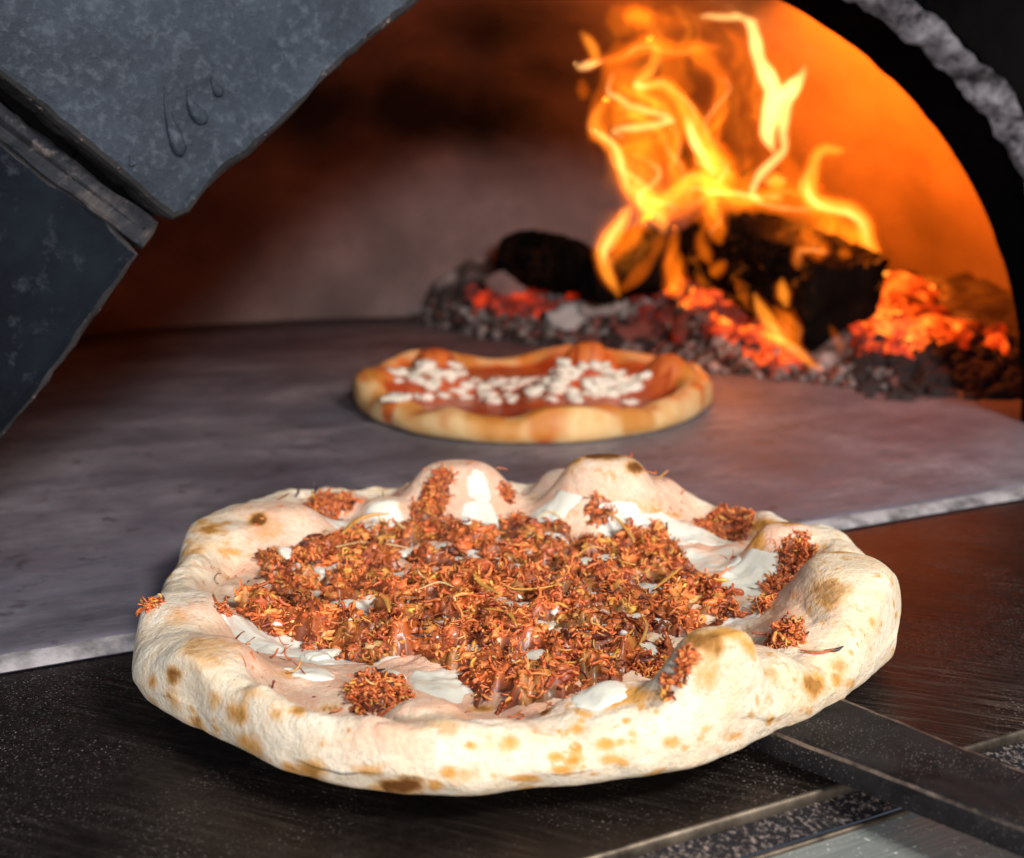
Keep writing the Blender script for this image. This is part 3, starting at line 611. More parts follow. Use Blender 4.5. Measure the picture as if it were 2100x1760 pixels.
def meat_h(x, y, z):
    e = edged(x, y) + .006 * noise.noise(Vector((x, y, 2)) * 70) + .004 * noise.noise(Vector((x, y, 4)) * 180)
    for g, r in gaps:
        if g: e = min(e, math.hypot((x - g.x), (y - g.y) * 1.3) - r + .005 * noise.noise(Vector((x, y, 8)) * 90))
    e = min(e, (.0265 - z) * 1.2, .010 + .055 * (noise.noise(Vector((x, y, 12)) * 48) + .28))
    if e <= 0: return -.002
    n1 = noise.noise(Vector((x, y, 0)) * 82); n2 = noise.noise(Vector((x, y, 3)) * 230); n3 = noise.noise(Vector((x, y, 6)) * 520)
    return smooth(0, .006, e) * (.0040 + .0085 * n1 + .0030 * n2 + .0016 * n3 + .0012)
mb = MB(); GX, GY = 330, 300; x0, x1, y0, y1 = min(xs) - .004, max(xs) + .004, min(ys) - .004, max(ys) + .004
HM = {}; Vm = []; Cm = []
for j in range(GY):
    for i in range(GX):
        x = x0 + (x1 - x0) * i / (GX - 1); y = y0 + (y1 - y0) * j / (GY - 1); z = drop(x, y) or Z0; h = meat_h(x, y, z); HM[i, j] = h; Vm.append(Vector((x, y, z + h)))
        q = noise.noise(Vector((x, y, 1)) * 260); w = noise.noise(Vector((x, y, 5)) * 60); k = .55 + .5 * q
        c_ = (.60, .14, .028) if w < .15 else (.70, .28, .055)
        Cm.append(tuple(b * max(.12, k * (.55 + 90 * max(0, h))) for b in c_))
Fm = []
for j in range(GY - 1):
    for i in range(GX - 1):
        if max(HM[i, j], HM[i + 1, j], HM[i, j + 1], HM[i + 1, j + 1]) > 0: Fm.append((j * GX + i, j * GX + i + 1, (j + 1) * GX + i + 1, (j + 1) * GX + i))
used = sorted({k for f in Fm for k in f}); rm = {k: n for n, k in enumerate(used)}
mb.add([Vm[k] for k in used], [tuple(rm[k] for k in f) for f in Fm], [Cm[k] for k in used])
cnt = 0
while cnt < 13000:
    x = random.uniform(x0, x1); y = random.uniform(y0, y1); z = drop(x, y)
    if z is None: continue
    h = meat_h(x, y, z)
    if h < .0008: continue
    cnt += 1; big = random.random() < .22
    strand(mb, Vector((x, y, z + h + random.uniform(-.0008, .0006))), random.uniform(.003, .008) if big else random.uniform(.0015, .004), random.uniform(.0005, .001) if big else random.uniform(.00022, .0005), mcol(x, y), 1.3, -.12)
for _ in range(7500):
    x = random.uniform(x0, x1); y = random.uniform(y0, y1); z = drop(x, y)
    if z is None: continue
    h = meat_h(x, y, z)
    if h < .0006: continue
    r = random.choice([.0006, .0008, .0011, .0015, .002]); V, F = chunk((x, y, z + h - r * .25), r, 2 if r > .0012 else 1, 1.0, (random.uniform(1.1, 2.2), 1, random.uniform(.4, .9))); mb.add(V, F, mcol(x, y))
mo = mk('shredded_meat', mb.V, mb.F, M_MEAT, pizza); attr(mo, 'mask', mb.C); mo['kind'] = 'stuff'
for gi in range(71):
    g, r = gaps[gi]
    if g and r > .0034 and g.z < .026 and GUV[gi][0] < 1370: patch(*GUV[gi], r * 1.25 * FPX / (g - CAM).length, r * .5 * FPX / (g - CAM).length, .0026, 90 + gi)
mbf = MB()
for _ in range(150):
    x = random.uniform(x0, x1); y = random.uniform(y0, y1); z = drop(x, y)
    if z is None or z > .03: continue
    h = meat_h(x, y, z)
    if h < .001: continue
    r = random.choice([.0006, .0009, .0014, .0022]); V, F = chunk((x, y, z + h + r * .2), r, 1, .6, (1.3, 1, .5)); mbf.add(V, F)
o = mk('cheese_flecks', mbf.V, mbf.F, M_CHEESE, pizza); o['kind'] = 'stuff'
def pile(u, v, ru, rv, n, ns=22, big=1.):
    p = hit(u, v)
    if p is None: return
    mb = MB(); d = (p - CAM).length; a = ru * d / FPX; b = rv * d / FPX / .45; N_ = 46; sd = u * .37; hh = min(a, b, .012) * .45 * big
    def H(x, y):
        q = math.hypot((x - p.x) / a, (y - p.y) / b); e = 1 - q + .30 * noise.noise(Vector((x, y, sd)) * 110)
        if e <= 0: return -.002
        return hh * smooth(0, .7, e) * (.75 + .45 * noise.noise(Vector((x, y, sd)) * 150)) + .0022 * noise.noise(Vector((x, y, sd)) * 330) + .0012 * noise.noise(Vector((x, y, sd)) * 600)
    def base(x, y): return min(p.z + .010, max(p.z - .012, drop(x, y) or p.z))
    V = []; C_ = []; hs = []
    for j in range(N_):
        for i in range(N_):
            x = p.x + a * 1.35 * (2 * i / (N_ - 1) - 1); y = p.y + b * 1.35 * (2 * j / (N_ - 1) - 1); h = H(x, y); hs.append(h); V.append(Vector((x, y, base(x, y) + h)))
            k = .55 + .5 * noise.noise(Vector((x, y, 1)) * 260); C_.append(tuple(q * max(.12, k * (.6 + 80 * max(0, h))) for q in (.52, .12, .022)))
    F = [(j * N_ + i, j * N_ + i + 1, (j + 1) * N_ + i + 1, (j + 1) * N_ + i) for j in range(N_ - 1) for i in range(N_ - 1) if max(hs[j * N_ + i], hs[j * N_ + i + 1], hs[(j + 1) * N_ + i], hs[(j + 1) * N_ + i + 1]) > 0]
    us = sorted({k for f in F for k in f}); rm_ = {k: m_ for m_, k in enumerate(us)}
    if not F: return
    mb.add([V[k] for k in us], [tuple(rm_[k] for k in f) for f in F], [C_[k] for k in us]); c_ = 0; t_ = 0
    while c_ < n * 38 and t_ < n * 200:
        t_ += 1; x = p.x + a * random.uniform(-1.2, 1.2); y = p.y + b * random.uniform(-1.2, 1.2); h = H(x, y)
        if h < 0: continue
        c_ += 1; g = random.random() < .3
        strand(mb, Vector((x, y, base(x, y) + h + random.uniform(-.0008, .0008))), random.uniform(.003, .006) if g else random.uniform(.0012, .0035), random.uniform(.0004, .0009) if g else random.uniform(.00022, .0005), mcol(), 1.8, -.25)
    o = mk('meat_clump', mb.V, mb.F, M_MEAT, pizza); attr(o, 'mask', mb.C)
for q in [(772, 1432, 62, 32, 26, 30, 1.5), (655, 1048, 44, 18, 14), (700, 1035, 30, 10, 7), (1478, 1088, 48, 18, 16), (1520, 1080, 26, 16, 8), (1625, 1165, 38, 22, 14), (1600, 1210, 36, 20, 12), (1570, 1240, 26, 10, 5), (1605, 1310, 36, 20, 12), (1385, 1385, 34, 9, 8), (1335, 1378, 30, 10, 7), (900, 1010, 28, 14, 10),
          (880, 1040, 40, 14, 8), (1040, 1012, 16, 10, 4), (1230, 1052, 34, 8, 7), (1650, 1130, 22, 12, 5), (655, 1328, 12, 5, 2), (455, 1250, 14, 8, 2), (312, 1240, 16, 8, 4), (1410, 1290, 30, 16, 6)]: pile(*q)
# stray strands: on the dough, yellow onion slivers and burnt tips
mb = MB(); 
for _ in range(230):
    a = random.random() * 6.28; i = int((a + math.pi) / (2 * math.pi) * NT) % NT; r = RI[i] * random.uniform(.8, 1.03); x = PC.x + r * math.cos(TH[i]); y = PC.y + r * math.sin(TH[i]); z = drop(x, y)
    strand(mb, Vector((x, y, z + .0006)), random.uniform(.002, .009), random.uniform(.00022, .0005), mcol(), 1.0, -.12)
o = mk('stray_shreds', mb.V, mb.F, M_MEAT, pizza); attr(o, 'mask', mb.C); o['kind'] = 'stuff'
def sliver(pts, w, col, name, dz=.009, flat=.4):
    q = [hit(u, v) for u, v in pts]; q = [p + Vector((0, 0, dz)) for p in q if p]; P = catmull(q, 4); R = [w * math.sin(math.pi * (.12 + .8 * i / (len(P) - 1))) for i in range(len(P))]
    V, F = tube(P, R, 6, flat, Vector((0, .4, 1)).normalized()); o = mk(name, V, F, M_MEAT, pizza); attr(o, 'mask', [col] * len(V))
Y = (.80, .40, .08); YP = (.82, .6, .3); K = (.015, .01, .012)
for pts, w in [(((700, 1135), (730, 1105), (765, 1092), (800, 1090)), .0022), (((1240, 1085), (1265, 1100), (1290, 1130), (1300, 1150)), .0014), (((1030, 1240), (1060, 1250), (1110, 1248), (1150, 1238)), .0012), (((970, 1215), (990, 1240), (1030, 1262)), .0016), (((1340, 1250), (1370, 1225), (1400, 1200)), .0012), (((990, 1290), (1040, 1300), (1060, 1330)), .0012),
               (((690, 1160), (740, 1150), (800, 1155), (850, 1165)), .0011), (((1100, 1100), (1130, 1085), (1160, 1108)), .0012), (((760, 1250), (790, 1270), (800, 1300)), .0013), (((1310, 1370), (1325, 1330), (1310, 1300)), .0007), (((860, 1250), (900, 1235), (930, 1245)), .001), (((1180, 1180), (1210, 1160), (1240, 1165)), .0012)]: sliver(pts, w, random.choice([Y, YP, Y]), 'onion_sliver')
for pts in [((640, 1022), (648, 1000), (640, 985)), ((605, 1020), (612, 1008), (608, 1000)), ((760, 1405), (775, 1385), (770, 1368)), ((780, 1400), (765, 1380), (790, 1372)), ((750, 1355), (775, 1350), (790, 1348)), ((1690, 1335), (1715, 1333), (1730, 1325))]:
    p0 = hit(*pts[0]); 
    if p0 is None: continue
    y0 = p0.y; P = catmull([aty(u, v, y0) for u, v in pts], 4); R = [.0007 * math.sin(math.pi * (.15 + .75 * i / (len(P) - 1))) for i in range(len(P))]
    V, F = tube(P, R, 6); o = mk('burnt_shred', V, F, M_MEAT, pizza); attr(o, 'mask', [K] * len(V))
for pts, w, c_ in [(((1640, 1338), (1680, 1342), (1715, 1335)), .0011, (.55, .12, .02)), (((437, 1222), (448, 1245), (475, 1262), (500, 1268)), .0007, (.5, .12, .03))]: sliver(pts, w, c_, 'long_meat_shred', .0008)

# ============================================================ BACK PIZZA
BC = onz(1092, 818, .02); BZ = .0065
back = empty('pizza', (BC.x, BC.y, BZ), 'smaller golden pizza with tomato and white cheese crumbles, out of focus near the fire', 'pizza')
bo = [((725, 815), .014), ((745, 845), .01), ((800, 870), .01), ((900, 893), .01), ((1000, 903), .01), ((1100, 905), .01), ((1200, 902), .01), ((1300, 888), .01), ((1400, 865), .01), ((1445, 835), .012), ((1460, 800), .016), ((1440, 765), .02), ((1380, 730), .024), ((1280, 722), .024), ((1150, 735), .02), ((1000, 742), .02), ((900, 738), .022), ((800, 748), .022), ((745, 775), .02)]
q = []
for (u, v), z in bo: d = onz(u, v, z) - BC; q.append((math.atan2(d.y, d.x), math.hypot(d.x, d.y)))
q.sort(); tb = np.array([a for a, _ in q]); rb = np.array([b for _, b in q]); tb = np.concatenate([tb - 2 * np.pi, tb, tb + 2 * np.pi]); rb = np.concatenate([rb] * 3)
NB = 260; TB = np.linspace(-np.pi, np.pi, NB, endpoint=False); RB = sm_(np.interp(TB, tb, rb), 4)
bb = [(onz(u, v, z), z, rx, ry) for (u, v), z, rx, ry in [((1205, 702), .060, .028, .022), ((890, 716), .052, .026, .03), ((1370, 728), .050, .024, .028), ((780, 755), .040, .024, .028), ((1165, 835), .034, .03, .02), ((1420, 775), .034, .02, .03), ((860, 850), .03, .03, .02)]]
Vb = []; rows = [('in', q) for q in np.linspace(.01, 1, 30)] + [('up', q) for q in np.linspace(.1, 1, 10)] + [('out', q) for q in np.linspace(.08, 1, 14)]; Mb = []
for kd, q in rows:
    for i in range(NB):
        t = TB[i]; R = RB[i]; Rn = R - .027 - .009 * noise.noise(Vector((math.cos(t) * 3, math.sin(t) * 3, 2))); rc = Rn + .55 * (R - Rn); zin = BZ + .008; H = .021 + .009 * noise.noise(Vector((math.cos(t) * 3, math.sin(t) * 3, 9))); zt = BZ + H; zm = BZ + H * .45
        if kd == 'in': r, z = Rn * q, zin
        elif kd == 'up': r = Rn + (rc - Rn) * q; z = zin + (zt - zin) * math.sin(q * math.pi / 2)
        else:
            a = q * math.pi * .95
            if a < math.pi / 2: r = rc + (R - rc) * math.sin(a); z = zm + (zt - zm) * math.cos(a)
            else: r = R - .008 * (1 - math.cos(a - math.pi / 2)); z = zm - (zm - BZ) * math.sin(a - math.pi / 2)
        x = BC.x + r * math.cos(t); y = BC.y + r * math.sin(t); p = Vector((x, y, 0))
        if kd != 'out' or q < .5:
            z += .002 * fbm(p, 30)
            for c_, bz, rx, ry in bb:
                d2 = ((x - c_.x) / rx) ** 2 + ((y - c_.y) / ry) ** 2
                if d2 < 6: z = max(z, z + (bz - z) * 1 / (1 + (d2 / .8) ** 2))
        nn = noise.noise(p * 45); st_ = max(0, (noise.noise(p * 26 + Vector((0, 0, 4))) + .4 * noise.noise(p * 70)) * 2.4)
        tn = (.5 + .6 * st_ if kd == 'up' else (max(0, .75 - q) * .8 + .7 * st_ * (q < .75)) if kd == 'out' else .4) + nn * .3
        Mb.append((max(0, .35 * st_ + nn * .3 - .1) * (kd != 'in') * (x < BC.x), min(1, max(0, tn)), 1. if kd == 'in' else max(0, (1.1 - q * 1.2 + nn) if kd == 'up' else (.55 - q + nn * 1.6) if kd == 'out' else 0)))
        Vb.append(Vector((x, y, z)))
Fb = [(j * NB + i, j * NB + (i + 1) % NB, (j + 1) * NB + (i + 1) % NB, (j + 1) * NB + i) for j in range(len(rows) - 1) for i in range(NB)]
o = mk('crust', Vb, Fb, M_BACK, back); attr(o, 'mask', Mb)
BV2 = BVHTree.FromPolygons([tuple(v) for v in Vb], Fb)
rs = [r for r in range(31)]
ns_ = 90; V = []
for j in range(12):
    for i in range(ns_):
        t = 2 * math.pi * i / ns_; r = j / 11 * (np.interp(((t + math.pi) % (2 * math.pi)) - math.pi, TB, RB) - .024 + .007 * noise.noise(Vector((math.cos(t) * 4, math.sin(t) * 4, 5))))
        x = BC.x + r * math.cos(t); y = BC.y + r * math.sin(t); h = BV2.ray_cast(Vector((x, y, .3)), Vector((0, 0, -1)))[0]; V.append(Vector((x, y, (h.z if h else BZ + .0095) + .0012 - .0014 * (j / 11) ** 6)))
F = [(j * ns_ + i, j * ns_ + (i + 1) % ns_, (j + 1) * ns_ + (i + 1) % ns_, (j + 1) * ns_ + i) for j in range(11) for i in range(ns_)]
mk('sauce', V, F, M_SAUCE, back)
proto_me = []
for k in range(6):
    V, F = chunk((0, 0, 0), 1, 2, .8, (1.3, 1.1, .62), Matrix.Identity(3)); me = bpy.data.meshes.new('cheese_crumble'); me.from_pydata([tuple(v) for v in V], [], F); me.polygons.foreach_set('use_smooth', [True] * len(F)); me.materials.append(M_CRUMB); proto_me.append(me)
crs = [(858, 785), (850, 770), (875, 760), (935, 755), (880, 792), (985, 800), (1000, 815), (1010, 828), (1040, 815), (1045, 800), (975, 785), (1075, 775), (1090, 762), (1060, 765), (1135, 765), (1155, 768), (1180, 765), (1165, 780), (1205, 795), (1220, 800), (1240, 790), (1260, 770), (1245, 765), (1290, 770), (1275, 785), (1300, 798), (1310, 770), (1285, 805), (1255, 812), (1230, 812), (1115, 800), (1130, 790), (1150, 798), (1095, 805), (1075, 790), (1015, 790), (955, 795), (1325, 775), (1300, 782), (1205, 812), (925, 775), (900, 770)]
k = 0
for u, v in crs + [(random.uniform(800, 1350), random.uniform(748, 832)) for _ in range(120)]:
    h = BV2.ray_cast(CAM, ray(u, v).normalized())[0]
    if k >= 98: break
    if h is None or math.hypot(h.x - BC.x, h.y - BC.y)  > .132: continue
    o = bpy.data.objects.new('cheese_crumble', proto_me[k % 6]); COL.objects.link(o); o.parent = back; r = random.uniform(.0045, .008) if k < 42 else random.uniform(.003, .006)
    o.location = h + Vector((0, 0, r * .3)) - back.location; o.scale = (r * random.uniform(.8, 1.3), r * random.uniform(.8, 1.2), r); o.rotation_euler = (random.uniform(-.3, .3), random.uniform(-.3, .3), random.random() * 6.28); k += 1

# ============================================================ FIRE BED
hl = [onz(u, v, .006) for u, v in ((700, 632), (830, 645), (960, 688), (1130, 708), (1350, 725), (1480, 762), (1600, 775), (1750, 795), (1850, 803), (2090, 812), (2300, 815))]
hx = np.array([p.x for p in hl]); hy = np.array([p.y for p in hl])
def heap(x, y):
    d = y - float(np.interp(x, hx, hy)); 
    if d < -.02: return .0
    w = smooth(-.02, .02, x + .20); p = Vector((x, y, 0))
    h = .045 * smooth(-.01, .10, d) + .035 * smooth(.08, .25, d); return .0055 + w * (h + .010 * fbm(p, 18) * smooth(-.01, .03, d) + .004 * noise.noise(p * 90) * smooth(-.02, .02, d))
def fx(x): return -.22 + .9 * x
V = []; C_ = []; NX, NY = 200, 150
for j in range(NY):
    for i in range(NX):
        x = -.2 + 1.15 * i / (NX - 1); y = float(np.interp(x, hx, hy)) - .02 + .55 * (j / (NY - 1)) ** 1.2; h = heap(x, y); V.append(Vector((x, y, h))); nn = fbm(V[-1], 30)
        dk = smooth(.38, .5, x) * .9; C_.append((max(0, min(1, .35 + nn * .9 + dk)), max(0, min(1, (nn - .2) * 2)) * (1 - dk), 0))
F = [(j * NX + i, j * NX + i + 1, (j + 1) * NX + i + 1, (j + 1) * NX + i) for j in range(NY - 1) for i in range(NX - 1)]
mba = MB(); mba.add(V, F, C_); mbe = MB()
def hhit(u, v):
    r = ray(u, v); t = .8 / r.y
    while t < 2.2 / r.y:
        p = CAM + r * t
        if p.z < heap(p.x, p.y) + .002: return p
        t += .004
    return CAM + r * t
def inpoly(u, v, P):
    return inside(u, v, [Vector((a, b, 0)) for a, b in P])
regE = [[(1385, 560), (1430, 590), (1500, 640), (1560, 690), (1640, 745), (1650, 770), (1600, 765), (1530, 720), (1440, 660), (1380, 620)], [(1800, 580), (1850, 560), (1890, 590), (1920, 640), (1960, 680), (1950, 705), (1860, 720), (1780, 745), (1745, 745), (1790, 660)]]
regA = [(800, 640), (960, 600), (1060, 570), (1250, 600), (1400, 610), (1500, 680), (1640, 760), (1800, 745), (1850, 800), (1700, 790), (1480, 765), (1350, 728), (1130, 708), (960, 690), (820, 655)]
n = 0
while n < 1500:
    u = random.uniform(790, 1860); v = random.uniform(560, 805)
    if not inpoly(u, v, regA): continue
    p = hhit(u, v); r = random.choice([.0018, .0024, .003, .004, .005, .008]); V, F = chunk(p + Vector((0, 0, r * .3)), r, 2, .8, (1, .8, .7))
    k = random.random(); col = (1, 0, 0) if k < .34 else (.1, .45, .1) if k < .47 else (.2, 0, .6) if k < .68 else (.3, .2, 0)
    mba.add(V, F, col); n += 1
n = 0
while n < 260:   # dark crumbs on the right
    u = random.uniform(1760, 2090); v = random.uniform(700, 830)
    p = hhit(u, v); r = random.choice([.004, .006, .009]); V, F = chunk(p + Vector((0, 0, r * .3)), r, 1, .5); mba.add(V, F, (1, 0, 0)); n += 1
for _ in range(800):
    P = random.choice(regE); us = [a for a, _ in P]; vs = [b for _, b in P]; u = random.uniform(min(us), max(us)); v = random.uniform(min(vs), max(vs))
    if not inpoly(u, v, P): continue
    p = hhit(u, v); r = random.uniform(.005, .013); V, F = chunk(p + Vector((0, 0, r * .1)), r, 2, .8, (1.2, .9, .7)); mbe.add(V, F, (random.choice([.25, .7, 1., 1.1]), 0, 0))
for (u0, u1, v0, v1, n_, g) in ((960, 1110, 600, 650, 34, .28), (1240, 1420, 600, 680, 16, .12), (1960, 2050, 690, 720, 10, .4), (1330, 1480, 650, 700, 12, .15), (1100, 1180, 610, 640, 8, .3)):
    for _ in range(n_):
        p = hhit(random.uniform(u0, u1), random.uniform(v0, v1)); r = random.uniform(.005, .012); V, F = chunk(p + Vector((0, 0, r * .4)), r, 2, .5); mbe.add(V, F, (random.uniform(.3, 1) * g * 1.6, 0, 0))
o = mk('ash', mba.V, mba.F, M_ASH); attr(o, 'mask', mba.C); tag(o, 'grey ash and dead charcoal crumbs heaped round the burning logs', 'ash', kind='stuff')
o = mk('embers', mbe.V, mbe.F, M_EMBER); attr(o, 'mask', mbe.C); tag(o, 'glowing orange embers banked under and beside the burning log', 'embers', kind='stuff')
def coal(u, v, r, sc, label, glow=None, mk3=(0, 1, 0), dz=.3):
    p = hhit(u, v); V, F = chunk(p + Vector((0, 0, r * dz)), r, 3, .45, sc, Matrix.Rotation(random.uniform(-.4, .4), 3, 'Z')); o = mk('coal', V, F, M_EMBER if glow else M_ASH); attr(o, 'mask', [(glow, 0, 0) if glow else mk3] * len(V)); return tag(o, label, 'coal')
coal(1165, 668, .020, (1.3, .9, .9), 'white ash-covered coal just behind the back pizza', mk3=(.1, .85, 0))
coal(1235, 640, .020, (1.7, .8, .7), 'long pale grey ashen coal right of the white coal', mk3=(.15, .5, .1))
coal(1055, 600, .024, (1.5, 1, .9), 'pinkish grey coal under the left charred log', mk3=(.1, .3, .45))
coal(1105, 640, .013, (1.3, 1, .8), 'dull red glowing coal at the left of the fire', glow=.42)
coal(1300, 690, .017, (1.3, 1, .8), 'dark red-brown coal between white coal and embers', mk3=(.5, 0, .6))
coal(1852, 612, .022, (1.1, .9, 1.), 'bright orange glowing coal right of the big charred log', glow=.9)
coal(1885, 694, .026, (1.9, .6, .45), 'long flat orange glowing coal at the right end of the fire', glow=1.)
coal(1905, 655, .015, (1, .9, .9), 'small orange coal above the long flat glowing coal', glow=.6)

# logs
def log(P, R, label, glow, sq=0., K=72, name='charred_log', poly=None):
    C = catmull(P, 22); n = len(C); rr = np.interp(np.linspace(0, len(R) - 1, n), range(len(R)), R); V = []; M_ = []
    d0 = (C[-1] - C[0]).normalized(); x = d0.cross(Vector((0, 0, 1))).normalized(); y = x.cross(d0).normalized()
    def ringat(c_, r, i):
        for j in range(K):
            a = 2 * math.pi * j / K; k = 1 + (0 if poly else sq * .28 * abs(math.cos(a * 1.5 + .4)) - .1 * sq) + .16 * noise.noise(Vector((math.cos(a) * 1.6, math.sin(a) * 1.6, i * .08 + c_.x * 4))) + .05 * noise.noise(Vector((math.cos(a) * 6, math.sin(a) * 6, i * .2)))
            pp = c_ + (x * math.cos(a) + y * math.sin(a)) * r * k; 
            if poly:
                bl = 1 - smooth(6, 52, i); ex, ey = math.cos(a), math.sin(a); rp = 1e9
                for qi in range(len(poly)):
                    ax_, ay_ = poly[qi - 1]; bx_, by_ = poly[qi]; den = ex * (by_ - ay_) - ey * (bx_ - ax_)
                    if abs(den) < 1e-9: continue
                    tt = (ax_ * (by_ - ay_) - ay_ * (bx_ - ax_)) / den; uu = (ax_ * ey - ay_ * ex) / den
                    if tt > 0 and -.001 <= uu <= 1.001: rp = min(rp, tt)
                if rp < 1e8: k = k * (1 - bl) + bl * (rp * .00053 / .047) * (1 + (k - 1) * .3)
            cd_ = noise.voronoi(pp * 62)[0]; k -= .16 * (1 - smooth(0, .22, cd_[1] - cd_[0]))
            V.append(c_ + (x * math.cos(a) + y * math.sin(a)) * r * k)
    ringat(C[0] + (C[0] - C[1]).normalized() * .002, rr[0] * .55, 0); ringat(C[0], rr[0] * .93, 0)
    for i in range(n): ringat(C[i], rr[i], i)
    ringat(C[-1], rr[-1] * .9, n); ringat(C[-1] + (C[-1] - C[-2]) * .2, rr[-1] * .4, n)
    T = len(V) // K; F = [(j * K + i, j * K + (i + 1) % K, (j + 1) * K + (i + 1) % K, (j + 1) * K + i) for j in range(T - 1) for i in range(K)]
    bark_F = F; o = None
    root = empty(name, C[0] - Vector((0, 0, rr[0])), label, 'log')
    a = mk('bark', V, F[K:-K], M_LOG, root); attr(a, 'mask', [(glow, 0, 0)] * len(V)); recalc(a)
    for k_, rng_, s0 in ((0, (0, 1), 0), (1, (T - 2, T - 1), 1)):
        Vc = [V[q_] for q_ in range((0 if k_ == 0 else (T - 2)) * K, (2 if k_ == 0 else T) * K)]; Fc = [(i, (i + 1) % K, K + (i + 1) % K, K + i) for i in range(K)] + [tuple(range(K)) if k_ == 0 else tuple(range(K, 2 * K))]
        e = mk('burnt_end', Vc, Fc, M_LOG, root, sm=False); attr(e, 'mask', [(0., 0, 0)] * len(Vc))
    return root
log([aty(1722, 640, 1.20), aty(1640, 588, 1.27), aty(1550, 540, 1.36), aty(1450, 508, 1.45)], [.047, .051, .053, .044], 'big charred log with a square black end facing out, flames licking over it', 1., 1., poly=[(-82, 42), (-55, 78), (12, 88), (90, 98), (84, 0), (34, -92), (-37, -100), (-74, -50)])
log([aty(1315, 532, 1.36), aty(1330, 545, 1.47), aty(1350, 550, 1.58)], [.034, .036, .034], 'short black log standing end-on behind the curl of flame, left of the big log', 0.15, .3)
log([aty(1260, 585, 1.38), aty(1170, 545, 1.48), aty(1080, 530, 1.56), aty(1050, 530, 1.60)], [.022, .030, .034, .026], 'grey-brown charred log lying at the left end of the fire', .05, .5)

